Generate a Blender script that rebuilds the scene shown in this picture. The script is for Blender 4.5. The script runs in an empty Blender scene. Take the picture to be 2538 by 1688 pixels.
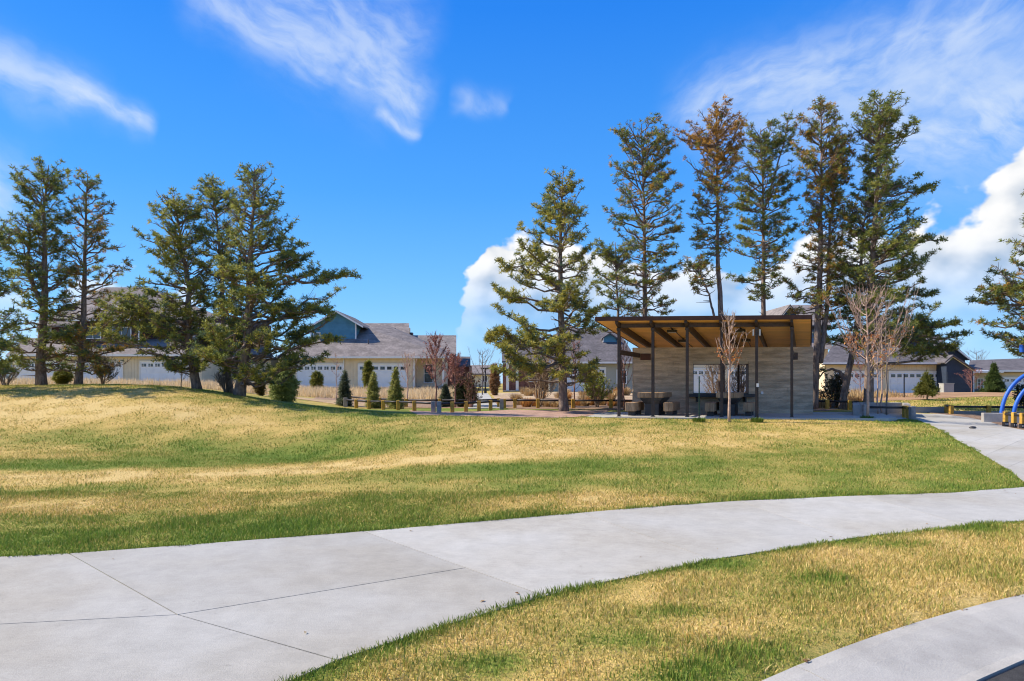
import bpy, math, random
import numpy as np
from mathutils import Vector
R = math.radians
sc = bpy.context.scene
col = sc.collection

# ------------------------------------------------------------------ camera
F, CU, HV, CZ = 1692.0, 1269.0, 950.0, 1.6      # focal (photo px), centre column, horizon row, eye height
cam_d = bpy.data.cameras.new("camera"); cam = bpy.data.objects.new("camera", cam_d); col.objects.link(cam)
cam.location = (0, 0, CZ); cam.rotation_euler = (R(90), 0, 0)
cam_d.sensor_width = 36; cam_d.lens = 24; cam_d.shift_y = 106 / 2538.0
cam_d.clip_start = 0.05; cam_d.clip_end = 6000
sc.camera = cam

# ------------------------------------------------------------------ light
SUN_EL, SUN_B = R(42), R(8)                      # elevation; how far behind the pure left side
sd = Vector((-math.cos(SUN_EL) * math.cos(SUN_B), math.cos(SUN_EL) * math.sin(SUN_B), math.sin(SUN_EL)))
sl = bpy.data.lights.new("sun", 'SUN'); sl.energy = 4.2; sl.angle = R(0.53); sl.color = (1.0, 0.89, 0.74)
so = bpy.data.objects.new("sun", sl); col.objects.link(so)
so.rotation_euler = (-sd).to_track_quat('-Z', 'Y').to_euler(); so.location = (-30, 20, 40)
sc.view_settings.view_transform = 'Standard'; sc.view_settings.look = 'None'
sc.view_settings.exposure = 0.86; sc.view_settings.gamma = 1.0
sc.view_settings.use_curve_mapping = False
try:
    sc.cycles.use_denoising = True
    sc.cycles.max_bounces = 8; sc.cycles.diffuse_bounces = 6; sc.cycles.filter_width = 1.1; sc.cycles.transparent_max_bounces = 8
except Exception: pass

class NG:
    """small helper to write node maths"""
    def __init__(s, nt): s.nt = nt; nt.nodes.clear()
    def n(s, t, **kw):
        nd = s.nt.nodes.new(t)
        for k, v in kw.items(): setattr(nd, k, v)
        return nd
    def put(s, sock, v):
        if hasattr(v, 'is_output'): s.nt.links.new(v, sock)
        else: sock.default_value = v
    def m(s, op, a, b=0.0, c=0.0, clamp=False):
        nd = s.n('ShaderNodeMath', operation=op, use_clamp=clamp)
        s.put(nd.inputs[0], a); s.put(nd.inputs[1], b); s.put(nd.inputs[2], c)
        return nd.outputs[0]
    def sm(s, x, lo, hi, a=0.0, b=1.0):
        nd = s.n('ShaderNodeMapRange', interpolation_type='SMOOTHSTEP')
        s.put(nd.inputs[0], x); s.put(nd.inputs[1], lo); s.put(nd.inputs[2], hi); s.put(nd.inputs[3], a); s.put(nd.inputs[4], b)
        return nd.outputs[0]
    def xyz(s, x, y, z=0.0):
        nd = s.n('ShaderNodeCombineXYZ')
        for i, v in enumerate((x, y, z)): s.put(nd.inputs[i], v)
        return nd.outputs[0]
    def noise(s, vec, scale, detail=4.0, rough=0.5, out=0, lac=2.0):
        nd = s.n('ShaderNodeTexNoise'); s.put(nd.inputs['Vector'], vec)
        nd.inputs['Scale'].default_value = scale; nd.inputs['Detail'].default_value = detail
        nd.inputs['Roughness'].default_value = rough; nd.inputs['Lacunarity'].default_value = lac
        return nd.outputs[out]
    def mix(s, f, a, b, mode='MIX'):
        nd = s.n('ShaderNodeMix', data_type='RGBA', blend_type=mode)
        s.put(nd.inputs[0], f)
        for i, v in ((6, a), (7, b)):
            if not hasattr(v, 'is_output') and len(v) == 3: v = (*v, 1.0)
            s.put(nd.inputs[i], v)
        return nd.outputs[2]
    def scale(s, vec, v):
        nd = s.n('ShaderNodeVectorMath', operation='MULTIPLY'); s.put(nd.inputs[0], vec); s.put(nd.inputs[1], v)
        return nd.outputs[0]
    def ramp(s, f, stops, interp='LINEAR'):
        nd = s.n('ShaderNodeValToRGB'); cr = nd.color_ramp; cr.interpolation = interp
        while len(cr.elements) < len(stops): cr.elements.new(0.5)
        for e, (p, c) in zip(cr.elements, stops):
            e.position = p; e.color = (c, c, c, 1) if not hasattr(c, '__len__') else (*c, 1)
        s.put(nd.inputs[0], f)
        return nd.outputs[0]

def azel(u, v):
    az = math.atan((u - CU) / F); el = math.atan((HV - v) / F * math.cos(az))
    return math.degrees(az), math.degrees(el)

# ------------------------------------------------------------------ sky
world = bpy.data.worlds.new("World"); sc.world = world; world.use_nodes = True
g = NG(world.node_tree)
sky = g.n('ShaderNodeTexSky', sky_type='NISHITA', sun_disc=False, sun_elevation=SUN_EL, sun_rotation=R(-90) + SUN_B)
sky.altitude = 1500; sky.air_density = 1.0; sky.dust_density = 0.4; sky.ozone_density = 2.0
hs = g.n('ShaderNodeHueSaturation'); hs.inputs['Saturation'].default_value = 1.45; hs.inputs['Value'].default_value = 1.0
hs.inputs['Hue'].default_value = 0.5
g.put(hs.inputs['Color'], sky.outputs[0])
tc = g.n('ShaderNodeTexCoord'); sp = g.n('ShaderNodeSeparateXYZ'); g.put(sp.inputs[0], tc.outputs['Generated'])
dx, dy, dz = sp.outputs
DEG = 180 / math.pi
az = g.m('MULTIPLY', g.m('ARCTAN2', dx, dy), DEG)
el = g.m('MULTIPLY', g.m('ARCSINE', dz), DEG)
# clear spring air: blue deepens from the horizon up, the same all round
tint = g.ramp(g.m('DIVIDE', el, 90.0, clamp=True), [(0, (.215, .51, .92)), (.09, (.155, .455, .94)), (.17, (.085, .355, .92)), (.32, (.03, .225, .86)), (1, (.025, .145, .57))])
tn = g.n('ShaderNodeVectorMath', operation='SCALE'); g.put(tn.inputs[0], tint); tn.inputs[3].default_value = 3.9
base_sky = g.mix(0.82, hs.outputs[0], tn.outputs[0])
dirv = tc.outputs['Generated']
# slow warp of the high cloud
wn = g.n('ShaderNodeSeparateColor'); g.put(wn.inputs[0], g.noise(dirv, 5.5, 4.0, 0.55, out=1))
waz = g.m('ADD', az, g.m('MULTIPLY', g.m('SUBTRACT', wn.outputs[0], 0.5), 9.0))
wel = g.m('ADD', el, g.m('MULTIPLY', g.m('SUBTRACT', wn.outputs[1], 0.5), 5.0))
def fibre(deg, seed):
    ca, sa = math.cos(R(deg)), math.sin(R(deg))
    t = g.m('ADD', g.m('MULTIPLY', waz, ca), g.m('MULTIPLY', wel, sa)); c = g.m('SUBTRACT', g.m('MULTIPLY', wel, ca), g.m('MULTIPLY', waz, sa))
    return g.noise(g.xyz(g.m('MULTIPLY', t, .15), g.m('MULTIPLY', c, .36), seed), 1.5, 6.0, 0.6)
fib = [fibre(-26, 1.3), fibre(19, 7.7)]
def streak(u0, v0, u1, v1, w, amp, freq=0.30, thin=0.10):
    a0, e0 = azel(u0, v0); a1, e1 = azel(u1, v1)
    L = math.hypot(a1 - a0, e1 - e0); ca, sa = (a1 - a0) / L, (e1 - e0) / L
    wd = w / F * DEG
    rx = g.m('SUBTRACT', waz, a0); ry = g.m('SUBTRACT', wel, e0)
    t = g.m('ADD', g.m('MULTIPLY', rx, ca), g.m('MULTIPLY', ry, sa))
    c = g.m('SUBTRACT', g.m('MULTIPLY', ry, ca), g.m('MULTIPLY', rx, sa))
    body = g.m('EXPONENT', g.m('MULTIPLY', g.m('POWER', g.m('DIVIDE', g.m('ABSOLUTE', c), wd), 2.0), -1.0))
    soft = max(wd * 0.9, L * 0.22)
    ends = g.m('MULTIPLY', g.sm(t, -soft * 0.6, soft * 0.6), g.sm(t, L - soft * 0.5, L + soft * 0.7, 1.0, 0.0))
    nz = fib[0] if sa < 0 else fib[1]
    return g.m('MULTIPLY', g.m('MULTIPLY', body, ends), g.sm(nz, 0.28, 0.70, amp * 0.25, amp))
STREAKS = [(-260, 40, 170, 240, 42, .75), (110, 215, 325, 300, 24, .8, .6, .2), (470, -40, 800, 165, 48, .62), (640, -40, 1010, 160, 110, .66),
           (850, 165, 1060, 255, 40, .8, .5, .2), (935, 285, 1050, 318, 13, .75, .9, .2), (1120, 245, 1250, 262, 18, .45, .6, .2),
           (1700, 285, 2520, -20, 72, .75), (1840, 320, 2650, 90, 85, .5), (2150, 330, 2900, 200, 120, .85, .25, .06), (-160, 420, 70, 500, 70, .9)]
acc = None
for st in STREAKS:
    k = streak(*st)
    acc = k if acc is None else g.m('SUBTRACT', g.m('ADD', acc, k), g.m('MULTIPLY', acc, k))
# thin high cloud carried on out of view, thickened to whiten the fill light
rest = g.sm(g.noise(g.scale(dirv, (3.0, 1.4, 5.0)), 1.3, 6.0, 0.6), 0.42, 0.72, 0.0, 0.6)
outside = g.m('MAXIMUM', g.sm(g.m('ABSOLUTE', az), 40.0, 55.0), g.sm(el, 32.0, 45.0))
cirrus = g.m('MAXIMUM', acc, g.m('MULTIPLY', rest, outside), clamp=True)
# cumulus bank: its top as a function of azimuth
tops = [(-180, 7), (-120, 5), (-75, 9), (-50, 8)] + [(azel(u, 900)[0], azel(u, v)[1]) for u, v in
        ((0, 690), (140, 800), (220, 670), (330, 720), (490, 705), (540, 800), (650, 850), (1100, 930), (1150, 730), (1190, 650), (1225, 562), (1300, 545),
         (1400, 610), (1640, 650), (1800, 640), (2020, 570), (2150, 585), (2280, 520), (2400, 475), (2450, 420), (2480, 320), (2538, 265))] + [(50, 15), (75, 10), (120, 6), (180, 7)]
pvec = g.xyz(g.m('MULTIPLY', az, 0.1), g.m('MULTIPLY', el, 0.13), 0.37)
n1 = g.noise(pvec, 1.5, 4.0, 0.42)
n1b = g.noise(g.xyz(g.m('SUBTRACT', g.m('MULTIPLY', az, 0.1), 0.10), g.m('ADD', g.m('MULTIPLY', el, 0.13), 0.11), 0.37), 1.5, 4.0, 0.42)
n2 = g.noise(pvec, 6.0, 3.0, 0.5)
azw = g.m('ADD', az, g.m('MULTIPLY', g.m('SUBTRACT', n1, 0.5), 5.0))
hgt = g.m('MULTIPLY', g.ramp(g.m('DIVIDE', g.m('ADD', azw, 180.0), 360.0), [((a + 180) / 360, max(0, e) / 30) for a, e in tops]), 30.0)
d = g.m('ADD', g.m('SUBTRACT', hgt, el), g.m('ADD', g.m('MULTIPLY', g.m('SUBTRACT', n1, 0.52), 7.5), g.m('MULTIPLY', g.m('SUBTRACT', n2, 0.5), 3.2)))
cum = g.m('MULTIPLY', g.sm(d, -0.25, 0.9), g.sm(el, 2.5, 11.0, 0.12, 1.0))
lit = g.sm(g.m('ADD', g.m('MULTIPLY', g.m('SUBTRACT', n1, n1b), 4.2), g.m('MULTIPLY', g.sm(d, 0.0, 8.0), -0.6)), -0.72, 0.12)  # sunlit and shaded sides of the cumulus, put into the sky colour
CW = 3.75
cum_col = g.mix(lit, (CW * .42, CW * .52, CW * .66), (CW * 1.0, CW * 1.0, CW * 1.0))
skyc = g.mix(g.m('MULTIPLY', cirrus, 0.85), base_sky, (CW * .74, CW * .84, CW * .97))
skyc = g.mix(cum, skyc, cum_col)
bg = g.n('ShaderNodeBackground'); g.put(bg.inputs[0], skyc); bg.inputs[1].default_value = 0.15
wo = g.n('ShaderNodeOutputWorld'); g.put(wo.inputs[0], bg.outputs[0])

# ------------------------------------------------------------------ helpers
def P(u, v, D):
    """point of the place seen at photo pixel (u, v), D metres in front of the eye"""
    return np.array([(u - CU) / F * D, D, CZ - (v - HV) / F * D])

def tag(o, label=None, cat=None, group=None, kind=None):
    if label: o['label'] = label
    if cat: o['category'] = cat
    if group: o['group'] = group
    if kind: o['kind'] = kind
    return o

def thing(name, label, cat, loc=(0, 0, 0), group=None):
    o = bpy.data.objects.new(name, None); col.objects.link(o); o.location = tuple(float(c) for c in loc); o.empty_display_size = 0.2
    return tag(o, label, cat, group)

ROOTLOC = {}
def root_loc(parent):
    l = np.zeros(3); p = parent
    while p is not None: l = l + np.array(p.location); p = p.parent
    return l

def mesh_obj(name, V, Fc, mat, parent=None, smooth=False, attrs=None):
    """one mesh object from world-space vertices; Fc: list of faces or an (n,k) array"""
    V = np.asarray(V, dtype=np.float64).reshape(-1, 3)
    base = root_loc(parent) if parent is not None else np.zeros(3)
    me = bpy.data.meshes.new(name)
    W = V - base
    if isinstance(Fc, np.ndarray):
        n, k = Fc.shape
        me.vertices.add(len(W)); me.vertices.foreach_set('co', W.astype(np.float32).ravel())
        me.loops.add(n * k); me.polygons.add(n)
        me.loops.foreach_set('vertex_index', Fc.astype(np.int32).ravel())
        me.polygons.foreach_set('loop_start', np.arange(0, n * k, k, dtype=np.int32))
        try: me.polygons.foreach_set('loop_total', np.full(n, k, dtype=np.int32))
        except Exception: pass
        me.update(calc_edges=True)
    else:
        me.from_pydata(W.tolist(), [], [list(map(int, f)) for f in Fc]); me.update()
    if smooth: me.polygons.foreach_set('use_smooth', np.ones(len(me.polygons), dtype=bool))
    if attrs:
        for an, (dom, typ, arr) in attrs.items():
            a = me.attributes.new(an, typ, dom)
            a.data.foreach_set('color' if typ == 'FLOAT_COLOR' else 'value', np.asarray(arr, dtype=np.float32).ravel())
    if mat is not None: me.materials.append(mat)
    o = bpy.data.objects.new(name, me); col.objects.link(o)
    if parent is not None: o.parent = parent
    return o

BOXF = [(0, 3, 2, 1), (4, 5, 6, 7), (0, 1, 5, 4), (1, 2, 6, 5), (2, 3, 7, 6), (3, 0, 4, 7)]
class MB:
    def __init__(s): s.v = []; s.f = []; s.n = 0
    def add(s, V, Fc):
        V = np.asarray(V, float).reshape(-1, 3); s.v.append(V); s.f += [tuple(int(i) + s.n for i in f) for f in Fc]; s.n += len(V); return s
    def box(s, x0, x1, y0, y1, z0, z1):
        return s.add([(x0, y0, z0), (x1, y0, z0), (x1, y1, z0), (x0, y1, z0), (x0, y0, z1), (x1, y0, z1), (x1, y1, z1), (x0, y1, z1)], BOXF)
    def hexa(s, p): return s.add(p, BOXF)
    def bevbox(s, x0, x1, y0, y1, z0, z1, b=0.012, fn=None):
        """box with chamfered edges; fn maps local points to the place"""
        xs = (x0, x0 + b, x1 - b, x1); ys = (y0, y0 + b, y1 - b, y1); zs = (z0, z0 + b, z1 - b, z1)
        V = []; idx = {}
        def vid(i, j, k):
            if (i, j, k) not in idx:
                p = (xs[i], ys[j], zs[k]); idx[(i, j, k)] = len(V); V.append(fn(*p) if fn else p)
            return idx[(i, j, k)]
        Fc = []
        def q(a, b_, c, d_): Fc.append((vid(*a), vid(*b_), vid(*c), vid(*d_)))
        def t(a, b_, c): Fc.append((vid(*a), vid(*b_), vid(*c)))
        q((1, 1, 0), (1, 2, 0), (2, 2, 0), (2, 1, 0)); q((1, 1, 3), (2, 1, 3), (2, 2, 3), (1, 2, 3))
        q((1, 0, 1), (2, 0, 1), (2, 0, 2), (1, 0, 2)); q((1, 3, 1), (1, 3, 2), (2, 3, 2), (2, 3, 1))
        q((0, 1, 1), (0, 1, 2), (0, 2, 2), (0, 2, 1)); q((3, 1, 1), (3, 2, 1), (3, 2, 2), (3, 1, 2))
        for (y, y2) in ((1, 0), (2, 3)):
            for (z, z2) in ((1, 0), (2, 3)): q((1, y, z2), (2, y, z2), (2, y2, z), (1, y2, z))
        for (x, x2) in ((1, 0), (2, 3)):
            for (z, z2) in ((1, 0), (2, 3)): q((x, 1, z2), (x, 2, z2), (x2, 2, z), (x2, 1, z))
        for (x, x2) in ((1, 0), (2, 3)):
            for (y, y2) in ((1, 0), (2, 3)): q((x, y2, 1), (x, y2, 2), (x2, y, 2), (x2, y, 1))
        for (x, x2) in ((1, 0), (2, 3)):
            for (y, y2) in ((1, 0), (2, 3)):
                for (z, z2) in ((1, 0), (2, 3)): t((x, y, z2), (x, y2, z), (x2, y, z))
        return s.add(V, Fc)
    def tube(s, pts, rad, sides=8, cap=True):
        V, Fc = tube_arrays(np.asarray(pts, float)[None], np.broadcast_to(np.asarray(rad, float), (len(pts),))[None], sides)
        Fc = [tuple(f) for f in Fc]
        if cap: Fc += [tuple(range(sides))[::-1], tuple(range(len(V) - sides, len(V)))]
        return s.add(V, Fc)
    def build(s, name, mat, parent=None, smooth=False):
        o = mesh_obj(name, np.concatenate(s.v), s.f, mat, parent, smooth)
        import bmesh
        bm = bmesh.new(); bm.from_mesh(o.data); bmesh.ops.recalc_face_normals(bm, faces=bm.faces); bm.to_mesh(o.data); bm.free()
        return o

def tube_arrays(paths, radii, sides):
    """paths (n,k,3), radii (n,k) -> verts, quads for n tubes at once"""
    n, k, _ = paths.shape
    T = np.gradient(paths, axis=1); T /= np.linalg.norm(T, axis=2, keepdims=True) + 1e-9
    up = np.eye(3)[np.abs(T).max(1).argmin(1)][:, None, :]                  # the axis each tube runs along least
    A = np.cross(T, np.broadcast_to(up, T.shape)); A /= np.linalg.norm(A, axis=2, keepdims=True) + 1e-9
    B = np.cross(T, A)
    th = np.linspace(0, 2 * np.pi, sides, endpoint=False)
    V = paths[:, :, None, :] + radii[:, :, None, None] * (np.cos(th)[None, None, :, None] * A[:, :, None, :] + np.sin(th)[None, None, :, None] * B[:, :, None, :])
    i = np.arange(k - 1)[:, None]; j = np.arange(sides)[None]
    q = np.stack([i * sides + j, i * sides + (j + 1) % sides, (i + 1) * sides + (j + 1) % sides, (i + 1) * sides + j], axis=-1).reshape(-1, 4)
    Fc = (q[None] + (np.arange(n) * k * sides)[:, None, None]).reshape(-1, 4)
    return V.reshape(-1, 3), Fc

_unit = {}
def block(name, c, dims, mat, parent, rotz=0.0):
    """one box-shaped piece sharing a unit mesh per material (walls' boards, battens, slats)"""
    if mat.name not in _unit:
        me = bpy.data.meshes.new('piece'); b = MB().bevbox(-.5, .5, -.5, .5, -.5, .5, 0.03)
        me.from_pydata(np.concatenate(b.v).tolist(), [], b.f); me.update(); me.materials.append(mat); _unit[mat.name] = me
    o = bpy.data.objects.new(name, _unit[mat.name]); col.objects.link(o)
    o.parent = parent; o.location = tuple(np.asarray(c, float) - root_loc(parent)); o.scale = dims; o.rotation_euler = (0, 0, rotz)
    return o

# ------------------------------------------------------------------ materials
def M(name, c, rough=0.8, var=0.18, scale=4.0, c2=None, bump=0.0, bscale=40.0, stretch=(1, 1, 1), metal=0.0, spec=0.3, rnd=0.0, detail=5.0, fine=0.0, fscale=120.0):
    m = bpy.data.materials.new(name); m.use_nodes = True; g = NG(m.node_tree)
    geo = g.n('ShaderNodeNewGeometry'); pos = g.scale(geo.outputs['Position'], stretch)
    nz = g.sm(g.noise(pos, scale, detail, 0.6), 0.3, 0.7)
    c = np.array(c, float); cc = np.array(c2, float) if c2 is not None else None
    lo, hi = (c * (1 - var), c * (1 + var)) if cc is None else (c, cc)
    colr = g.mix(nz, tuple(lo), tuple(hi))
    if fine:
        f = g.noise(pos, fscale, 2.0, 0.6)
        colr = g.mix(1.0, colr, g.ramp(f, [(0.3, 1 - fine), (0.7, 1 + fine * 0.6)]), 'MULTIPLY')
    if rnd:
        oi = g.n('ShaderNodeObjectInfo')
        colr = g.mix(1.0, colr, g.ramp(oi.outputs['Random'], [(0, 1 - rnd), (1, 1.0)]), 'MULTIPLY')
    bs = g.n('ShaderNodeBsdfPrincipled'); g.put(bs.inputs['Base Color'], colr)
    bs.inputs['Roughness'].default_value = rough; bs.inputs['Metallic'].default_value = metal
    bs.inputs['Specular IOR Level'].default_value = spec
    if bump:
        bn = g.n('ShaderNodeBump'); bn.inputs['Strength'].default_value = bump; bn.inputs['Distance'].default_value = 0.02
        g.put(bn.inputs['Height'], g.noise(pos, bscale, 4.0, 0.6)); g.put(bs.inputs['Normal'], bn.outputs[0])
    out = g.n('ShaderNodeOutputMaterial'); g.put(out.inputs[0], bs.outputs[0])
    return m

def M_attr(name, rough=0.7, var=0.25, scale=30.0, trans=0.0, bump=0.0):
    """colour from the mesh's own 'tone' attribute, broken up by noise"""
    m = bpy.data.materials.new(name); m.use_nodes = True; g = NG(m.node_tree)
    at = g.n('ShaderNodeAttribute', attribute_name='tone')
    geo = g.n('ShaderNodeNewGeometry')
    nz = g.noise(geo.outputs['Position'], scale, 3.0, 0.6)
    colr = g.mix(1.0, at.outputs['Color'], g.ramp(nz, [(0.25, 1 - var), (0.75, 1 + var)]), 'MULTIPLY')
    bs = g.n('ShaderNodeBsdfPrincipled'); g.put(bs.inputs['Base Color'], colr); bs.inputs['Roughness'].default_value = rough
    bs.inputs['Specular IOR Level'].default_value = 0.2
    sh = bs.outputs[0]
    if trans:
        tr = g.n('ShaderNodeBsdfTranslucent'); g.put(tr.inputs[0], colr)
        mx = g.n('ShaderNodeMixShader'); mx.inputs[0].default_value = trans; g.put(mx.inputs[1], sh); g.put(mx.inputs[2], tr.outputs[0]); sh = mx.outputs[0]
    out = g.n('ShaderNodeOutputMaterial'); g.put(out.inputs[0], sh)
    return m

MT = {}
def concrete(name, c, broom):
    m = bpy.data.materials.new(name); m.use_nodes = True; g = NG(m.node_tree); geo = g.n('ShaderNodeNewGeometry'); pos = geo.outputs['Position']
    blot = g.noise(pos, .55, 3, .5); mott = g.noise(pos, 4.5, 5, .65); grit = g.noise(pos, 140, 2, .7); br = g.noise(g.scale(pos, (1.0, 9.0, 1)), 9, 3, .6)
    spot = g.noise(pos, 11, 2, .5); drip = g.noise(g.scale(pos, (.35, 1.6, 1)), 1.7, 4, .6)
    k = g.m('ADD', g.sm(blot, .3, .7, .87, 1.06), g.m('ADD', g.sm(mott, .3, .7, -.07, .06), g.m('ADD', g.sm(grit, .3, .7, -.10, .09), g.m('ADD', g.sm(br, .3, .7, -broom, broom), g.sm(drip, .60, .74, 0, -.06)))))
    k = g.m('SUBTRACT', k, g.sm(spot, .72, .80, 0, .16))
    oi = g.n('ShaderNodeObjectInfo'); k = g.m('MULTIPLY', k, g.sm(oi.outputs['Random'], 0, 1, .95, 1.03))
    warm = g.mix(g.sm(blot, .35, .65), tuple(np.array(c) * (1.02, 1.0, .96)), tuple(np.array(c) * (.98, 1.0, 1.03)))
    bs = g.n('ShaderNodeBsdfPrincipled'); g.put(bs.inputs['Base Color'], g.mix(1.0, warm, g.xyz(k, k, k), 'MULTIPLY')); bs.inputs['Roughness'].default_value = .9; bs.inputs['Specular IOR Level'].default_value = .25
    bn = g.n('ShaderNodeBump'); bn.inputs['Strength'].default_value = .35; bn.inputs['Distance'].default_value = .01; g.put(bn.inputs['Height'], g.m('ADD', grit, br)); g.put(bs.inputs['Normal'], bn.outputs[0])
    out = g.n('ShaderNodeOutputMaterial'); g.put(out.inputs[0], bs.outputs[0]); return m
MT['concrete'] = concrete('sidewalk concrete', (.36, .347, .312), .03)
MT['concrete_pale'] = concrete('pale brushed concrete', (.405, .39, .35), .06)
MT['joint'] = M('dark joint soil', (.10, .095, .085), .95, .2, 8)  # dark bed seen in the gaps between slabs
MT['curb'] = M('curb concrete', (.375, .36, .325), .9, .16, 2.0, bump=.3, bscale=90, fine=.12)
MT['asphalt'] = M('asphalt', (.06, .058, .056), .9, .25, 20, bump=.8, bscale=200, fine=.5, fscale=180)
MT['board_concrete'] = M('board formed concrete', (.56, .425, .29), .9, .28, 1.3, bump=.4, bscale=9, stretch=(1, 1, 6), rnd=.16, fine=.18, fscale=14)
MT['concrete_core'] = M('grey concrete core', (.52, .42, .30), .9, .15, 2)
MT['steel'] = M('brown weathering steel', (.055, .036, .028), .55, .3, 6, rnd=.1, spec=.4)
MT['steel_dark'] = M('dark steel plate', (.035, .033, .036), .5, .25, 5, spec=.45)
MT['fascia'] = M('rust brown fascia', (.085, .035, .022), .6, .2, 3)
MT['timber'] = M('sawn timber', (.42, .28, .165), .8, .3, 3.0, bump=.3, bscale=12, stretch=(8, 8, 1), rnd=.25, fine=.2, fscale=60)
MT['white_metal'] = M('white enamel', (.7, .7, .68), .4, .05, 3)
MT['gravel'] = M('pink gravel', (.42, .27, .20), .95, .25, 3, bump=.8, bscale=60, fine=.35, fscale=45)
MT['mulch'] = M('bark mulch', (.22, .13, .08), .95, .35, 3, c2=(.36, .25, .16), bump=.9, bscale=30, fine=.5, fscale=30)
MT['mulch_dry'] = M('dry straw coloured mulch', (.36, .24, .14), .95, .3, .6, c2=(.52, .40, .24), fine=.4, fscale=9)
MT['meadow_soil'] = M('straw covered soil', (.40, .28, .15), .95, .25, 1.2, fine=.3, fscale=25)
MT['dirt'] = M('bare orange soil', (.34, .20, .10), .95, .25, .8, fine=.25, fscale=18)
MT['post_yellow'] = M('yellow stained post', (.52, .30, .05), .7, .2, 6, rnd=.2)
MT['post_grey'] = M('weathered grey post', (.30, .27, .25), .8, .2, 8, rnd=.1)
MT['rail_black'] = M('black rail', (.022, .02, .022), .5, .2, 5)
MT['blue_paint'] = M('blue powder coat', (.012, .11, .52), .5, .06, 3, spec=.5)
MT['bark'] = M('pine bark', (.13, .095, .078), .95, .45, 6, c2=(.30, .23, .185), bump=.9, bscale=18, stretch=(2, 2, .6), fine=.3, fscale=30)
MT['bark_young'] = M('pale young bark', (.46, .32, .25), .8, .2, 10, fine=.15)
MT['bark_red'] = M('reddish twig bark', (.24, .12, .095), .8, .25, 6)
MT['bark_tan'] = M('tan twig bark', (.29, .21, .14), .8, .25, 6)
MT['bark_grey'] = M('grey twig bark', (.17, .14, .12), .8, .25, 6)
MT['needles'] = M_attr('pine needles', .55, .28, 9.0, trans=.42)
MT['leaves'] = M_attr('leaves', .6, .25, 14.0, trans=.25)
MT['grass'] = M_attr('grass blades', .6, .15, 6.0, trans=.25)

# ------------------------------------------------------------------ the lie of the land
CP = [(-5, 6.5, 0), (-2, 4, 0), (0, 5.5, 0), (3, 7.5, 0), (6, 9.5, 0), (9, 11.5, 0), (2, 3, 0), (-6, 2, 0), (6, 5, 0), (13, 12, 0), (-12, 5, 0), (0, 0, 0), (10, 5, 0),
      (22, 16, .1), (-18, 9, 0), (30, 30, .4), (-30, 18, .6), (40, 60, .9), (-50, 60, 1.2), (0, 80, 1.0), (-30, 80, 1.1), (40, 80, .9)]
for (u, v, D) in [(0, 1280, 8.2), (0, 1200, 10.8), (0, 1110, 16), (0, 1080, 17.5), (0, 1020, 20.5), (0, 966, 24), (0, 959, 26),
                  (400, 1200, 10.8), (400, 1130, 15), (400, 1090, 17.9), (200, 1084, 18.0), (400, 1020, 20.3), (400, 966, 23.6), (420, 959, 25.3), (-300, 1060, 18), (-300, 965, 24),
                  (740, 1250, 9), (740, 1180, 12.2), (740, 1136, 16.2), (740, 1116, 17.2), (740, 1060, 19.5), (720, 1006, 23.2), (600, 982, 25), (560, 1050, 19.6), (600, 1114, 17.0),
                  (1000, 1200, 10.8), (1000, 1130, 15), (960, 1108, 16.9), (1000, 1060, 19.2), (1000, 1030, 22), (850, 1090, 18.0), (880, 1018, 24.5),
                  (1269, 1200, 10.8), (1269, 1100, 16.6), (1269, 1060, 19.8), (1269, 1032, 23), (1500, 1050, 21.3), (1800, 1052, 21.6), (1800, 1100, 16.8), (1800, 1180, 11.7),
                  (2200, 1054, 21.5), (2200, 1110, 16.2), (2400, 1064, 20), (2538, 1130, 14.6), (2538, 1060, 22), (2260, 1040, 24.5), (2800, 1060, 22),
                  (857, 1009, 33), (1110, 1024, 26), (1243, 1015, 28.5), (1500, 1014, 29.5), (2080, 1017, 29), (2355, 1027, 28),
                  (700, 1000, 30), (500, 962, 32), (0, 958, 34), (250, 957, 45), (300, 957, 58), (0, 957, 58), (900, 972, 58), (900, 990, 42), (1200, 985, 42), (1180, 975, 55), (1400, 985, 42), (1400, 972, 56),
                  (2450, 973, 45), (2250, 981, 42), (2300, 1011, 33), (2390, 992, 37), (2538, 975, 45), (2300, 977, 58), (1800, 1000, 36), (1800, 980, 55), (2700, 990, 38)]:
    CP.append(tuple(P(u, v, D)))
# under the shelter the ground is one level
for X in (3.5, 7.5, 11.5):
    for Y in (24.3, 27.5): CP.append((X, Y, .40))
CP = np.array(CP)
def tps(r2): return np.where(r2 > 1e-12, r2 * np.log(r2 + 1e-12), 0.0)
nC = len(CP)
K = tps(((CP[:, None, :2] - CP[None, :, :2]) ** 2).sum(-1)) + np.eye(nC) * 2.5
Q = np.c_[np.ones(nC), CP[:, :2]]
sol = np.linalg.solve(np.block([[K, Q], [Q.T, np.zeros((3, 3))]]), np.r_[CP[:, 2], 0, 0, 0])
CURB_O, CURB_T, CURB_N = np.array([1.42, 3.67]), np.array([.86, .51]), np.array([.51, -.86])
def curb_bow(t): q = np.clip(np.asarray(t, float) - 1.4, -4.5, 4.5); return .035 * q * q - .09 + .315 * (np.asarray(t, float) - 1.4 - q) * np.sign(q)
def curb_s(x, y):
    rx, ry = x - CURB_O[0], y - CURB_O[1]
    return rx * CURB_N[0] + ry * CURB_N[1] - curb_bow(rx * CURB_T[0] + ry * CURB_T[1])
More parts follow.
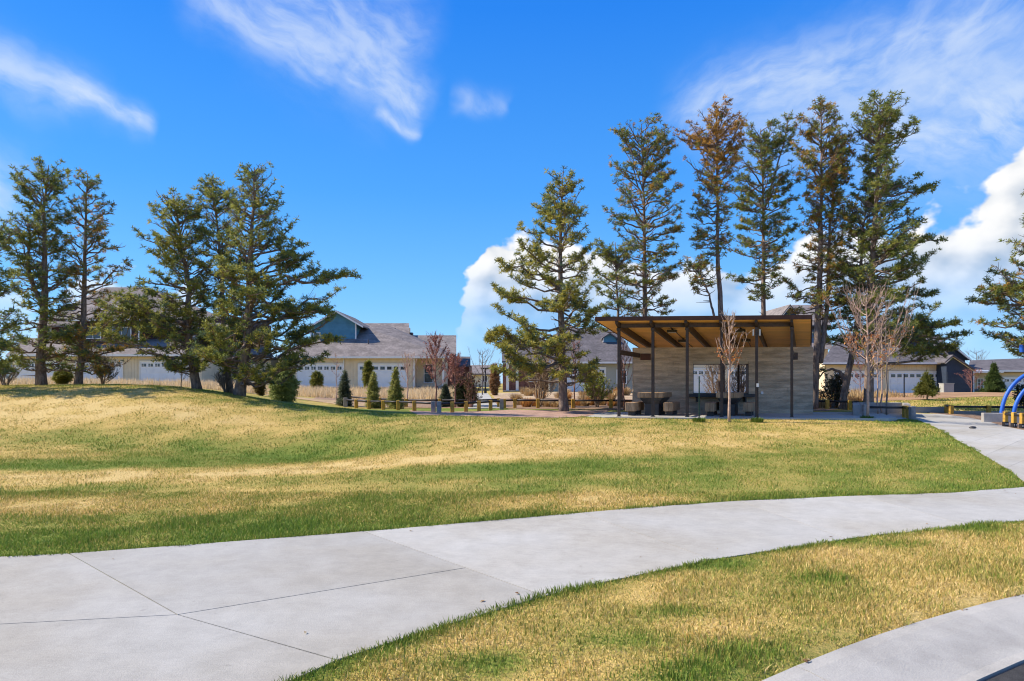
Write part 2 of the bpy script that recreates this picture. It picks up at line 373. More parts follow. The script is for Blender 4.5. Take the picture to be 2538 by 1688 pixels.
def raw_z(x, y):
    sh = x.shape; p = np.c_[x.ravel(), y.ravel()]; out = np.empty(len(p))
    for i in range(0, len(p), 20000):
        q = p[i:i + 20000]; r2 = ((q[:, None] - CP[None, :, :2]) ** 2).sum(-1)
        out[i:i + 20000] = tps(r2) @ sol[:nC] + sol[nC] + q @ sol[nC + 1:]
    out = out.reshape(sh)
    w = np.clip((np.hypot(x * .9, y - 25) - 55) / 25, 0, 1); w = w * w * (3 - 2 * w)
    out = np.where(w >= 1, 0, out) * (1 - w) + 1.0 * w
    near = np.clip((9 - y) / 4, 0, 1)
    out = out * (1 - near)
    s = curb_s(x, y)
    k = np.clip((s + .02) / .25, 0, 1)
    return out - .24 * k * k * (3 - 2 * k)
def axis(lo, hi, step, far, grow=1.35):
    a = list(np.arange(lo, hi + 1e-6, step)); s = step
    x = a[-1]; right = []
    while x < far: s *= grow; x += s; right.append(x)
    s = step; x = a[0]; left = []
    while x > -far: s *= grow; x -= s; left.append(x)
    return np.array(left[::-1] + a + right)
XS, YS = axis(-34, 46, .3, 2500), axis(-6, 70, .3, 2500)
GX, GY = np.meshgrid(XS, YS); GZ = raw_z(GX, GY)
def gz(x, y):
    """height of the ground mesh"""
    x = np.asarray(x, float); y = np.asarray(y, float)
    i = np.clip(np.searchsorted(XS, x) - 1, 0, len(XS) - 2); j = np.clip(np.searchsorted(YS, y) - 1, 0, len(YS) - 2)
    fx = (x - XS[i]) / (XS[i + 1] - XS[i]); fy = (y - YS[j]) / (YS[j + 1] - YS[j])
    return (GZ[j, i] * (1 - fx) + GZ[j, i + 1] * fx) * (1 - fy) + (GZ[j + 1, i] * (1 - fx) + GZ[j + 1, i + 1] * fx) * fy
_Ds = np.r_[np.arange(2.5, 30, .04), np.arange(30, 75, .15)]
def gp(u, v):
    """where the ray through photo pixel (u, v) meets the ground"""
    X = (u - CU) / F * _Ds; Z = CZ - (v - HV) / F * _Ds
    hit = np.nonzero(Z <= gz(X, _Ds))[0]
    k = hit[0] if len(hit) else -1
    return np.array([X[k], _Ds[k]])
def ground_pt(u, D, dz=0.0):
    X = (u - CU) / F * D
    return np.array([X, D, float(gz(X, D)) + dz])

def poly_inside(px, py, poly):
    ins = np.zeros(px.shape, bool); n = len(poly)
    for i in range(n):
        x0, y0 = poly[i]; x1, y1 = poly[(i + 1) % n]
        c = ((y0 > py) != (y1 > py)) & (px < (x1 - x0) * (py - y0) / (y1 - y0 + 1e-12) + x0)
        ins ^= c
    return ins
def resample(pts, n):
    pts = np.asarray(pts, float); d = np.r_[0, np.cumsum(np.linalg.norm(np.diff(pts, axis=0), axis=1))]
    t = np.linspace(0, d[-1], n); return np.c_[[np.interp(t, d, pts[:, i]) for i in range(pts.shape[1])]].T
def smooth_line(pts, n):
    p = resample(pts, n)
    for _ in range(max(2, n // 12)):
        q = p.copy(); q[1:-1] = (p[:-2] + 2 * p[1:-1] + p[2:]) / 4; p = q
    return p
def sheet(name, A, B, n, m, dz, mat, parent=None, thick=0.12, level=None, inset=0.0):
    """a solid sheet laid on the ground between two edge lines"""
    A = resample(A, n) if len(A) != n else np.asarray(A); B = resample(B, n) if len(B) != n else np.asarray(B)
    t = np.linspace(0, 1, m)[:, None, None]; G = A[None] * (1 - t) + B[None] * t
    z = (gz(G[..., 0], G[..., 1]) + dz) if level is None else np.full(G.shape[:2], level)
    T = np.dstack([G, z]); V = np.concatenate([T.reshape(-1, 3), T.reshape(-1, 3) - [0, 0, thick]])
    N = n * m; Fc = []
    for j in range(m - 1):
        for i in range(n - 1):
            a = j * n + i; Fc.append((a, a + 1, a + n + 1, a + n))
    rim = [j for j in range(n)] + [j * n + n - 1 for j in range(1, m)] + [(m - 1) * n + i for i in range(n - 2, -1, -1)] + [j * n for j in range(m - 2, 0, -1)]
    for a, b in zip(rim, rim[1:] + rim[:1]): Fc.append((a, a + N, b + N, b))
    import bmesh
    o = mesh_obj(name, V, Fc, mat, parent)
    bm = bmesh.new(); bm.from_mesh(o.data); bmesh.ops.recalc_face_normals(bm, faces=bm.faces)
    top = [f for f in bm.faces if abs(f.normal.z) > .6]
    if sum(f.normal.z for f in top) < 0: bmesh.ops.reverse_faces(bm, faces=bm.faces)
    bm.to_mesh(o.data); bm.free()
    return o

# ------------------------------------------------------------------ dryness of the turf (straw patches against green ones)
DRY = []
def c2(*a):
    for (x, y, d) in a: DRY.append((x * .5386, 920 + y * .5386, d))
def c3(*a):
    for (x, y, d) in a: DRY.append((1200 + x * .5674, 980 + y * .5674, d))
c2((100, 90, .65), (500, 85, .6), (800, 85, .5), (1000, 110, .35), (1250, 140, .25), (1500, 180, .3), (200, 130, 1), (200, 170, 1), (400, 190, 1), (600, 150, 1), (600, 200, 1), (850, 200, 1), (950, 170, .95), (300, 240, 1), (500, 250, 1), (700, 250, 1), (900, 270, 1), (1100, 230, 1), (1100, 290, .95), (0, 200, 1), (0, 250, .9),
   (0, 290, .5), (100, 300, .3), (300, 295, .08), (500, 305, .06), (700, 318, .08), (900, 340, .1), (1100, 365, .1), (1200, 385, 0), (1000, 352, 0), (600, 312, 0), (100, 365, .95), (400, 370, .95), (650, 355, .8), (850, 375, .4), (100, 425, .2), (400, 430, .15), (800, 440, .25), (1000, 410, .2), (1300, 402, .0), (1450, 370, .1), (1550, 320, .12), (1700, 285, .15),
   (1300, 300, .75), (1350, 250, .8), (1700, 225, .55), (1900, 310, .4), (2000, 250, .8), (2300, 215, .5), (2200, 195, .2), (1900, 200, .3), (0, 490, .95), (250, 485, .95), (500, 480, .95), (800, 470, .95), (1000, 462, .95), (1300, 445, .9), (1600, 432, .95), (1800, 418, 1), (2000, 402, 1), (2300, 385, 1),
   (100, 555, .45), (500, 550, .5), (900, 540, .55), (1300, 515, .6), (1600, 490, .55), (2000, 462, .3), (2300, 445, .2), (200, 620, .85), (600, 645, .85), (900, 620, .7), (1300, 600, .55), (1700, 570, .5), (2200, 560, .45), (0, 700, .5), (400, 700, .3), (700, 690, .15), (1000, 690, .2), (1400, 660, .4), (1800, 640, .35), (2200, 630, .4),
   (0, 770, .2), (0, 820, .05), (400, 790, .08), (900, 770, .1), (1300, 740, .06), (1700, 715, .1), (2200, 680, .25), (-300, 620, .8), (-300, 490, .95), (-300, 820, .1))
c3((100, 100, .55), (400, 130, .6), (100, 200, .95), (400, 215, .95), (700, 205, .95), (1000, 185, .85), (1300, 175, .8), (1600, 150, .8), (1350, 135, .85), (1700, 140, .85), (1880, 130, .12), (2000, 190, .1), (1800, 190, .3), (1500, 225, .35), (100, 262, .95), (500, 240, .9), (900, 232, .65), (700, 120, .6), (1000, 120, .5),
   (100, 320, .1), (400, 300, .15), (800, 290, .25), (1200, 270, .3), (1600, 280, .4), (2000, 280, .35), (2200, 300, .15), (2300, 370, .1), (100, 390, .5), (500, 370, .45), (900, 380, .35), (1300, 360, .4), (1700, 350, .4), (2100, 370, .4), (200, 500, 1), (350, 475, 1.05), (300, 490, 1.0), (650, 455, .95), (500, 480, .9), (800, 450, .6), (100, 530, .25), (450, 512, .15), (900, 480, .15), (1300, 445, .2), (1800, 425, .25), (2150, 410, .15))
_dp = np.array([gp(u, v) for u, v, _ in DRY]); _dd = np.array([d for _, _, d in DRY])
_sx = .05 * _dp[:, 1] + .25; _sy = .0030 * _dp[:, 1] ** 2 + .10

# sidewalk edges, as world lines
FAR_PX = [(0, 1382), (170, 1374), (500, 1350), (947, 1316), (1345, 1281), (1600, 1259), (1830, 1243), (2100, 1231), (2368, 1222), (2538, 1208)]
NEAR_PX = [(732, 1688), (835, 1640), (1076, 1561), (1399, 1466), (1765, 1389), (2153, 1330), (2538, 1292)]
def flat(u, v): D = F * CZ / (v - HV); return np.array([(u - CU) / F * D, D])
far_e = np.array([(-26, 9.9), (-14, 7.9), (-8, 6.75)] + [tuple(flat(*p)) for p in FAR_PX] + [(9.4, 11.6), (12.7, 13.7), (22, 18.6)])
near_e = np.array([(-3.4, .9), (-2.6, 1.9), (-1.9, 2.8)] + [tuple(flat(*p)) for p in NEAR_PX] + [(9.5, 10.0), (14, 12.6), (22, 16.5)])
_GREENSPOT = [tuple(flat(700 + a * .78, 1250 + b * .78)) for a, b in ((1080, 430), (1330, 530), (1270, 345), (1710, 240), (1960, 128), (640, 505), (1380, 190), (1500, 470), (2200, 80), (1230, 555))]
def dist_line(x, y, line, n=140):
    q = resample(line, n); p = np.c_[x, y]; out = np.empty(len(p))
    for i in range(0, len(p), 20000): out[i:i + 20000] = np.sqrt(((p[i:i + 20000, None] - q[None]) ** 2).sum(-1)).min(1)
    return out
_rng0 = np.random.default_rng(5)
_waves = [( _rng0.uniform(.5, 7.0), _rng0.uniform(0, 2 * np.pi), _rng0.uniform(0, 2 * np.pi)) for _ in range(26)]
def wob(x, y):
    s = 0
    for k, a, ph in _waves: s = s + np.sin(k * (x * np.cos(a) + y * np.sin(a)) + ph + 1.3 * np.sin(.6 * k * (x * np.sin(a) - y * np.cos(a)))) / (1 + .25 * k)
    return s / 4.2
def dryness(x, y):
    x = np.asarray(x, float).ravel(); y = np.asarray(y, float).ravel(); out = np.full(len(x), .6)
    for i in range(0, len(x), 20000):
        X, Y = x[i:i + 20000, None], y[i:i + 20000, None]
        w = np.exp(-.5 * (((X - _dp[None, :, 0]) / _sx) ** 2 + ((Y - _dp[None, :, 1]) / _sy) ** 2)); sw = w.sum(1)
        out[i:i + 20000] = (w @ _dd + .6 * 1e-4) / (sw + 1e-4)
    st = (y < 9) & (dist_line(x, y, near_e) < 50) & poly_inside(x, y, STRIP_POLY)
    if st.any():
        xs, ys = x[st], y[st]; e = dist_line(xs, ys, near_e)
        d = .74 - .66 * np.exp(-(e / .13) ** 2)
        for (a, b) in _GREENSPOT: d -= .65 * np.exp(-(((xs - a) / .28) ** 2 + ((ys - b) / .14) ** 2))
        out[st] = d
    return np.clip(.5 + (out - .5) * .97 + .20 * wob(x, y), 0, 1.05)
curb_at = lambda t, s: CURB_O + CURB_T * t + CURB_N * (s + float(curb_bow(t)))
STRIP_POLY = [tuple(p) for p in near_e] + [tuple(curb_at(t, -.03 + .03 * math.sin(t * 5.1))) for t in np.linspace(9, -3.6, 60)]

# ------------------------------------------------------------------ ground sheet
m = bpy.data.materials.new('turf soil'); m.use_nodes = True; g = NG(m.node_tree)
at = g.n('ShaderNodeAttribute', attribute_name='dry'); geo = g.n('ShaderNodeNewGeometry'); pos = geo.outputs['Position']
n_f = g.noise(pos, 26, 4, .65); n_m = g.noise(pos, 2.2, 5, .6); n_v = g.noise(g.scale(pos, (1, .35, 1)), 90, 2, .6)
f = g.m('ADD', at.outputs['Fac'], g.m('ADD', g.m('MULTIPLY', g.m('SUBTRACT', n_f, .5), .9), g.m('MULTIPLY', g.m('SUBTRACT', n_m, .5), .5)), clamp=True)
colr = g.ramp(f, [(0, (.12, .18, .028)), (.3, (.20, .225, .044)), (.55, (.36, .295, .08)), (.8, (.55, .39, .125)), (1, (.61, .455, .19))])
colr = g.mix(1.0, colr, g.ramp(n_v, [(.3, .7), (.7, 1.18)]), 'MULTIPLY')
bs = g.n('ShaderNodeBsdfPrincipled'); g.put(bs.inputs['Base Color'], colr); bs.inputs['Roughness'].default_value = .95; bs.inputs['Specular IOR Level'].default_value = .1
bn = g.n('ShaderNodeBump'); bn.inputs['Strength'].default_value = .5; bn.inputs['Distance'].default_value = .03
g.put(bn.inputs['Height'], g.m('ADD', n_f, n_v)); g.put(bs.inputs['Normal'], bn.outputs[0])
out = g.n('ShaderNodeOutputMaterial'); g.put(out.inputs[0], bs.outputs[0]); MT['turf'] = m
ny, nx = GX.shape
idx = (np.arange(ny - 1)[:, None] * nx + np.arange(nx - 1)[None]).reshape(-1)
gq = np.stack([idx, idx + 1, idx + nx + 1, idx + nx], 1)
gdry = np.full(GX.size, .62)
sel = ((np.abs(GX) < 36) & (GY > 2) & (GY < 40)).ravel()
gdry[sel] = dryness(GX.ravel()[sel], GY.ravel()[sel])
ground = mesh_obj('ground', np.c_[GX.ravel(), GY.ravel(), GZ.ravel()], gq, MT['turf'], smooth=True, attrs={'dry': ('POINT', 'FLOAT', gdry)})
tag(ground, kind='structure')

# ------------------------------------------------------------------ sidewalk: slabs with sawn joints
walk = tag(bpy.data.objects.new('sidewalk', None), kind='structure'); col.objects.link(walk)
def rung(*px): return np.array([flat(*p) if p[1] > 100 else p for p in px])
rungs = [resample([(-26, 9.9), (-12, 4.5), (-3.4, .9)], 3), resample([(-8, 6.75), (-5.2, 3.9), (-2.6, 1.9)], 3),
         rung((170, 1374), (440, 1527), (835, 1640)), rung((900, 1319), (1155, 1410), (1350, 1480)), rung((1440, 1273), (1600, 1325), (1765, 1389)), rung((1830, 1243), (1960, 1283), (2100, 1338)),
         rung((2140, 1230), (2290, 1262), (2400, 1305)), rung((2430, 1216), (2540, 1250), (2660, 1283)), np.array([(9.8, 11.9), (11.6, 11.9), (14, 12.6)])]
rungs[-1] = np.array([(12.7, 13.7), (13.4, 13.2), (14, 12.6)])
def cut(edge, a, b, n=22):
    q = resample(edge, 800)
    i, j = [int(((q - p) ** 2).sum(1).argmin()) for p in (a, b)]
    seg = q[min(i, j):max(i, j) + 1]; seg = seg if i <= j else seg[::-1]
    seg = seg.copy(); seg[0] = a; seg[-1] = b
    return resample(seg, n)
def inset_quad(A, B, g_=.006):
    """pull an area back from its joints"""
    A, B = A.copy(), B.copy(); d = B - A; l = np.linalg.norm(d, axis=1, keepdims=True); A += d / l * g_; B -= d / l * g_
    for E in (A, B):
        t = E[1] - E[0]; E[0] += t / np.linalg.norm(t) * g_; t = E[-2] - E[-1]; E[-1] += t / np.linalg.norm(t) * g_
    return A, B
for i in range(len(rungs) - 1):
    a, b = rungs[i], rungs[i + 1]; m_ = MT['concrete'] if i < 3 else MT['concrete_pale']
    fe = cut(far_e, a[0], b[0]); ne = cut(near_e, a[2], b[2]); mid = resample([a[1], b[1]], 22)
    A, B = inset_quad(fe, ne, .08); A[0], A[-1], B[0], B[-1] = fe[0] * .96 + ne[0] * .04, fe[-1] * .96 + ne[-1] * .04, ne[0] * .96 + fe[0] * .04, ne[-1] * .96 + fe[-1] * .04
    sheet('joint_bed', A, B, 22, 6, .0, MT['joint'], walk, .06)
    if i < 3:
        for A, B in ((fe, mid), (mid, ne)):
            A, B = inset_quad(A, B); sheet('slab', A, B, 22, 8, .010, m_, walk, .06)
    else:
        t = np.linspace(0, 1, 22)[:, None]
        A, B = inset_quad(fe, ne, .004); sheet('slab', A, B, 22, 12, .010, m_, walk, .06)

# ------------------------------------------------------------------ rolled curb, gutter and street
ts = np.linspace(-9, 24, 60); prof = [(-.02, .006), (.07, .006), (.20, -.008), (.38, -.038), (.50, -.054), (.57, -.053)]
crb = tag(bpy.data.objects.new('curb', None), kind='structure'); col.objects.link(crb)
for k in range(-2, 5):
    t0, t1 = k * 3.05 + .25, k * 3.05 + 3.05 + .25 - .008
    tt = np.linspace(t0, t1, 8); V = []; Fc = []
    for t in tt:
        for s, z in prof: V.append((*curb_at(t, s), z))
        V.append((*curb_at(t, .57), -.3)); V.append((*curb_at(t, -.02), -.3))
    npf = len(prof) + 2
    for i in range(7):
        for j in range(npf): Fc.append((i * npf + j, i * npf + (j + 1) % npf, (i + 1) * npf + (j + 1) % npf, (i + 1) * npf + j))
    Fc += [tuple(range(npf)), tuple(range(7 * npf, 8 * npf))]
    MB().add(V, Fc).build('curb_piece', MT['curb'], crb)
st_o = sheet('street', [curb_at(t, .59) for t in np.linspace(-6, 14, 40)], [curb_at(t, 7.6) for t in np.linspace(-6, 14, 40)], 40, 12, 0, MT['asphalt'], None, .1, level=-.062)
tag(st_o, kind='structure')

# ------------------------------------------------------------------ park path, shelter slab, gravel, beds
PATH_L = [(2262, 1037), (2300, 1052), (2360, 1085), (2420, 1118), (2480, 1153), (2530, 1186)]
pl = np.array([gp(2150, 1042), gp(2210, 1041)] + [gp(*p) for p in PATH_L] + [tuple(flat(2538, 1206)), (9.3, 11.7)])
pr = np.array([gp(2205, 1026), gp(2262, 1026), gp(2350, 1027), gp(2400, 1034), gp(2450, 1044), gp(2500, 1057), gp(2560, 1075), gp(2680, 1105), gp(2800, 1135), (12.7, 13.6)])
park = tag(bpy.data.objects.new('park_path', None), kind='structure'); col.objects.link(park)
PL, PR = smooth_line(pl, 61), smooth_line(pr, 61)
sheet('path_base', PL, PR, 61, 12, .004, MT['joint'], park, .08)
for k in range(0, 60, 6):
    A, B = inset_quad(PL[k:k + 7], PR[k:k + 7], .007); sheet('slab', A, B, 7, 12, .018, MT['concrete_pale'], park, .05)

SLAB_Z = .42
sf = np.array([(1.9, 24.6), (3.2, 23.75), (5.5, 23.5), (9.9, 23.15), (12.6, 22.9), (13.2, 23.4)])
sb = np.array([(2.4, 26.9), (4.2, 29.2), (7.0, 30.6), (10.9, 30.6), (14.4, 29.2), (14.6, 27.0)])
sh = tag(bpy.data.objects.new('shelter_floor', None), kind='structure'); col.objects.link(sh)
SF, SB = resample(sf, 31), resample(sb, 31)
for k in range(0, 30, 5):
    A, B = inset_quad(SF[k:k + 6], SB[k:k + 6], .005); sheet('slab', A, B, 6, 6, 0, MT['concrete_pale'], sh, .22, level=SLAB_Z)

def bed(name, A, B, n, m_, dz, mat): return tag(sheet(name, A, B, n, m_, dz, mat, None, .06), kind='structure')
g_front = [gp(1035, 1029), gp(1110, 1031), gp(1250, 1034), gp(1400, 1036), (2.6, 24.3)]
g_mid = [(-4.3, 28.6), (-3.0, 27.0), (-1, 27.2), (.0, 28.4), (2, 28.2), (4.2, 29)]
bed('gravel_walk', smooth_line(g_front, 50), smooth_line(g_mid, 50), 50, 12, .014, MT['gravel'])
bed('mulch_bed', [(-11, 37.5), (-3, 32), (0.4, 29.0), (5, 29.2), (10.5, 29.6), (13.2, 28.6)], [(-12, 42), (-5, 41), (1.5, 40), (8, 40), (14, 40), (19.5, 36)], 40, 26, .020, MT['mulch'])
bed('mulch_bed', [gp(2345, 1029), gp(2400, 1036), gp(2450, 1046), gp(2500, 1060), gp(2600, 1085), (17, 16)], [(17.5, 30.5), (19.5, 30.5), (22, 30), (24, 29), (26, 27), (28, 22)], 30, 20, .020, MT['mulch'])
bed('dry_garden_bed', [(-1.0, 40.2), (4, 40.2), (9, 40.2), (13.8, 40.2)], [(-1.8, 55), (4, 56), (10, 56), (17, 56)], 40, 24, .016, MT['mulch_dry'])
bed('meadow_strip', [(-34, 43), (-16, 42), (-8, 41.5), (-3.6, 41.5)], [(-34, 56), (-20, 55), (-10, 55), (-4.6, 55)], 40, 20, .020, MT['meadow_soil'])
bed('dirt_bank', [(19.5, 37.5), (23, 38), (28, 40), (38, 40)], [(20, 52), (25, 54), (32, 55), (44, 54)], 40, 24, .022, MT['dirt'])
bed('garden_path', [(-2.0, 30), (-2.4, 40), (-2.9, 55)], [(-.4, 30), (-1.2, 40), (-2.0, 55)], 24, 4, .03, MT['concrete_pale'])
bed('crusher_path', [(-20, 37.2), (-13, 36.4), (-9.8, 35), (-7, 33)], [(-20, 39.6), (-13, 38.8), (-9.2, 37.4), (-5, 35)], 30, 6, .028, MT['meadow_soil'])

# ------------------------------------------------------------------ grass
LAWN_POLY = [tuple(p) for p in far_e if p[0] < 8] + [tuple(p) for p in PL[::-1][2:-8]] + [tuple(p) for p in sf[::-1]] + [tuple(p) for p in smooth_line(g_front, 20)[::-1]] + [tuple(gp(980, 1025)), tuple(gp(860, 1013)), tuple(gp(720, 1003)), (-12.5, 28), (-20, 30), (-32, 30)]
def blades(name, label, poly, dens, hgt, wid, ymin, ymax, xl, xr, seed, two=True, edge=None):
    rng = np.random.default_rng(seed)
    x0, x1 = xl, xr; n = int(dens * (x1 - x0) * (ymax - ymin))
    x = rng.uniform(x0, x1, n); y = rng.uniform(ymin, ymax, n)
    vis = (np.abs(x) < y * .80 + 1.2)
    x, y = x[vis], y[vis]; k = poly_inside(x, y, poly); x, y = x[k], y[k]
    n = len(x); dr = dryness(x, y); z = gz(x, y)
    tall = 1 + .55 * np.clip(wob(x * 1.7 + 9, y * 1.7), -1, 1)
    bare = (dr > .98) & (rng.random(n) < .75)
    gr = np.clip(dr - .06 + rng.normal(0, .27, n), 0, 1); green = gr < .45
    h = hgt * rng.uniform(.5, 1.25, n) * np.where(green, 1.15, .85) * tall; w = wid * rng.uniform(.7, 1.3, n)
    h = np.where(bare, h * .3, h)
    a = rng.uniform(0, 2 * np.pi, n); lean = rng.uniform(.15, 1.0, n) * h * np.where(green, .7, 1.25); la = rng.uniform(0, 2 * np.pi, n)
    bx, by = np.cos(a) * w / 2, np.sin(a) * w / 2; lx, ly = np.cos(la) * lean, np.sin(la) * lean
    z0 = z - .005
    if two:
        V = np.stack([np.c_[x - bx, y - by, z0], np.c_[x + bx, y + by, z0], np.c_[x + bx * .8 + lx * .4, y + by * .8 + ly * .4, z0 + h * .65], np.c_[x - bx * .8 + lx * .4, y - by * .8 + ly * .4, z0 + h * .65], np.c_[x + lx, y + ly, z0 + h]], 1).reshape(-1, 3)
        o = np.arange(n)[:, None] * 5; Fc = np.concatenate([o + [0, 1, 2], o + [0, 2, 3], o + [3, 2, 4]], 1).reshape(-1, 3); rep = 3
    else:
        V = np.stack([np.c_[x - bx, y - by, z0], np.c_[x + bx, y + by, z0], np.c_[x + lx, y + ly, z0 + h]], 1).reshape(-1, 3)
        Fc = np.arange(3 * n).reshape(-1, 3); rep = 1
    st = np.array([(.155, .245, .034), (.25, .29, .052), (.44, .36, .095), (.64, .47, .155), (.73, .56, .25)]); ps = np.array([0, .3, .55, .8, 1.0])
    c = np.stack([np.interp(gr, ps, st[:, i]) for i in range(3)], 1) * rng.uniform(.75, 1.2, (n, 1))
    tone = np.repeat(np.c_[c, np.ones(n)], rep, 0)
    ob = mesh_obj(name, V, Fc, MT['grass'], attrs={'tone': ('FACE', 'FLOAT_COLOR', tone)})
    return tag(ob, label, 'grass', kind='stuff')
blades('grass', 'straw coloured grass of the narrow strip between sidewalk and curb', STRIP_POLY, 5600, .038, .0055, 1.2, 8.5, -3.2, 8, 1)
blades('grass', 'green grass edge of the big lawn along the far side of the sidewalk', LAWN_POLY, 3400, .036, .008, 5.5, 10, -9.5, 8.5, 2)
blades('grass', 'green and straw grass in the middle of the big lawn', LAWN_POLY, 950, .038, .013, 10, 16, -13.5, 13, 3, two=False)
blades('grass', 'golden grass on the rising bank at the back of the lawn', LAWN_POLY, 380, .042, .024, 16, 27.5, -22, 19, 4, two=False)

def edge_blades(label, line, side, t0, t1, seed, n=5200, hgt=.055):
    """longer green blades leaning over a concrete edge"""
    rng = np.random.default_rng(seed); q = resample(line, 400); t = rng.uniform(t0, t1, n) * 399; i = np.clip(t.astype(int), 0, 398); f = (t - i)[:, None]
    p = q[i] * (1 - f) + q[i + 1] * f; d = q[i + 1] - q[i]; d /= np.linalg.norm(d, axis=1, keepdims=True); nn = np.c_[-d[:, 1], d[:, 0]] * side
    ragged = .03 + .035 * wob(p[:, 0] * 3, p[:, 1] * 3)
    p = p + nn * (np.abs(rng.normal(0, .05, n)) - ragged)[:, None]
    patch = np.clip(.6 + .7 * wob(p[:, 0] * 1.3 + 4, p[:, 1] * 1.3), .15, 1.4)
    h = hgt * rng.uniform(.5, 1.3, n) * patch; w = rng.uniform(.004, .008, n); a = rng.uniform(0, 6.28, n); lean = -nn * (rng.uniform(-.3, .7, n) * h)[:, None] + rng.normal(0, .25, (n, 2)) * h[:, None]
    b = np.c_[np.cos(a), np.sin(a)] * w[:, None] / 2; z = gz(p[:, 0], p[:, 1]) - .004; z3 = lambda xy, zz: np.c_[xy, zz]
    V = np.stack([z3(p - b, z), z3(p + b, z), z3(p + b * .8 + lean * .45, z + h * .65), z3(p - b * .8 + lean * .45, z + h * .65), z3(p + lean, z + h)], 1).reshape(-1, 3)
    o = np.arange(n)[:, None] * 5; Fc = np.concatenate([o + [0, 1, 2], o + [0, 2, 3], o + [3, 2, 4]], 1).reshape(-1, 3)
    y = np.clip(rng.normal(.35, .3, n), 0, 1)[:, None]; c = np.array((.10, .19, .022)) * (1 - y) + np.array((.30, .30, .06)) * y
    c = c * rng.uniform(.7, 1.2, (n, 1))
    return tag(mesh_obj('grass', V, Fc, MT['grass'], attrs={'tone': ('FACE', 'FLOAT_COLOR', np.repeat(np.c_[c, np.ones(n)], 3, 0))}), label, 'grass', kind='stuff')
edge_blades('fringe of green blades hanging over the near edge of the sidewalk', near_e, -1, .05, .62, 91, 9000)
edge_blades('fringe of green blades along the far edge of the sidewalk', far_e, 1, .35, .80, 92, 9000)
edge_blades('fringe of green blades along the edge of the park path', PL, -1, .1, 1, 93, 6000)

# wind-blown bits lying on the concrete and turf
def litter(label, n, seed, region):
    rng = np.random.default_rng(seed); x, y = region(rng, n); z = gz(x, y) + .016; a = rng.uniform(0, 6.28, n); l = rng.uniform(.010, .028, n); w = l * rng.uniform(.25, .6, n)
    c, s_ = np.cos(a), np.sin(a); up = rng.uniform(.0, .012, n)
    V = np.stack([np.c_[x - c * l, y - s_ * l, z], np.c_[x + s_ * w, y - c * w, z + up], np.c_[x + c * l, y + s_ * l, z + up * .4], np.c_[x - s_ * w, y + c * w, z + up * .5]], 1).reshape(-1, 3)
    pal = np.array([(.20, .11, .05), (.32, .21, .10), (.10, .07, .04), (.40, .30, .16)]); k = pal[rng.integers(0, 4, n)]
    return tag(mesh_obj('leaf_litter', V, np.arange(4 * n).reshape(-1, 4), MT['leaves'], attrs={'tone': ('FACE', 'FLOAT_COLOR', np.c_[k, np.ones(n)])}), label, 'leaf litter', kind='stuff')
def along(line, t0, t1, spread, side):
    def f(rng, n):
        q = resample(line, 300); i = (rng.uniform(t0, t1, n) * 298).astype(int); d = q[i + 1] - q[i]; d /= np.linalg.norm(d, axis=1, keepdims=True); o = np.abs(rng.normal(0, spread, n)) * side
        return q[i, 0] - d[:, 1] * o, q[i, 1] + d[:, 0] * o
    return f
litter('dry leaf bits scattered along the near edge of the sidewalk', 26, 301, along(near_e, .08, .6, .22, 1))
litter('dry leaf bits scattered along the far edge of the sidewalk', 18, 302, along(far_e, .36, .8, .25, -1))
litter('brown soil crumbs and leaf bits along the grass edge of the curb', 420, 303, lambda rng, n: tuple(np.array([curb_at(t, s_) for t, s_ in zip(rng.uniform(-1, 5, n), np.abs(rng.normal(0, .04, n)) - .02)]).T))

# ------------------------------------------------------------------ picnic shelter
e1 = np.array([math.cos(R(5)), -math.sin(R(5)), 0]); e2 = np.array([math.sin(R(23.5)), math.cos(R(23.5)), 0])
PO = np.array([3.80, 24.25, 0.0])                       # foot of the first post
def PV(a, b, z): return PO + e1 * a + e2 * b + np.array([0, 0, z])
def pbox(a0, a1, b0, b1, z0, z1, bev=0.008): return MB().bevbox(a0, a1, b0, b1, z0, z1, bev, PV)
shelter = thing('picnic_shelter', 'open picnic shelter with orange wood ceiling, brown steel posts and board-marked concrete wall', 'shelter', (PO[0], PO[1], SLAB_Z))
SL = 0.092
def roof_z(b): return 3.76 - SL * b                      # underside of the deck
NP, SPC = 6, 1.19
B0, B1, A0, A1 = -.42, 6.6, -.72, 6.62
# wood deck underside laid in strips between rafters
def slope_box(a0, a1, b0, b1, zt, zb):
    p = [PV(a0, b0, roof_z(b0) + zb), PV(a1, b0, roof_z(b0) + zb), PV(a1, b1, roof_z(b1) + zb), PV(a0, b1, roof_z(b1) + zb),
         PV(a0, b0, roof_z(b0) + zt), PV(a1, b0, roof_z(b0) + zt), PV(a1, b1, roof_z(b1) + zt), PV(a0, b1, roof_z(b1) + zt)]
    return MB().hexa(p)
MT['soffit'] = M('orange stained ceiling boards', (.95, .52, .15), .6, .10, 1.4, bump=.15, bscale=10, stretch=(1, 7, 1), rnd=.13, spec=.35)
nb = 38
w = (B1 - B0 - .08) / nb
for k in range(nb):
    b0 = B0 + .04 + k * w
    slope_box(A0 + .03, A1 - .03, b0, b0 + w - .010, .036, 0).build('ceiling_board', MT['soffit'], shelter)
slope_box(A0 + .02, A1 - .02, B0 + .03, B1 - .03, .10, .038).build('roof_deck', MT['fascia'], shelter)
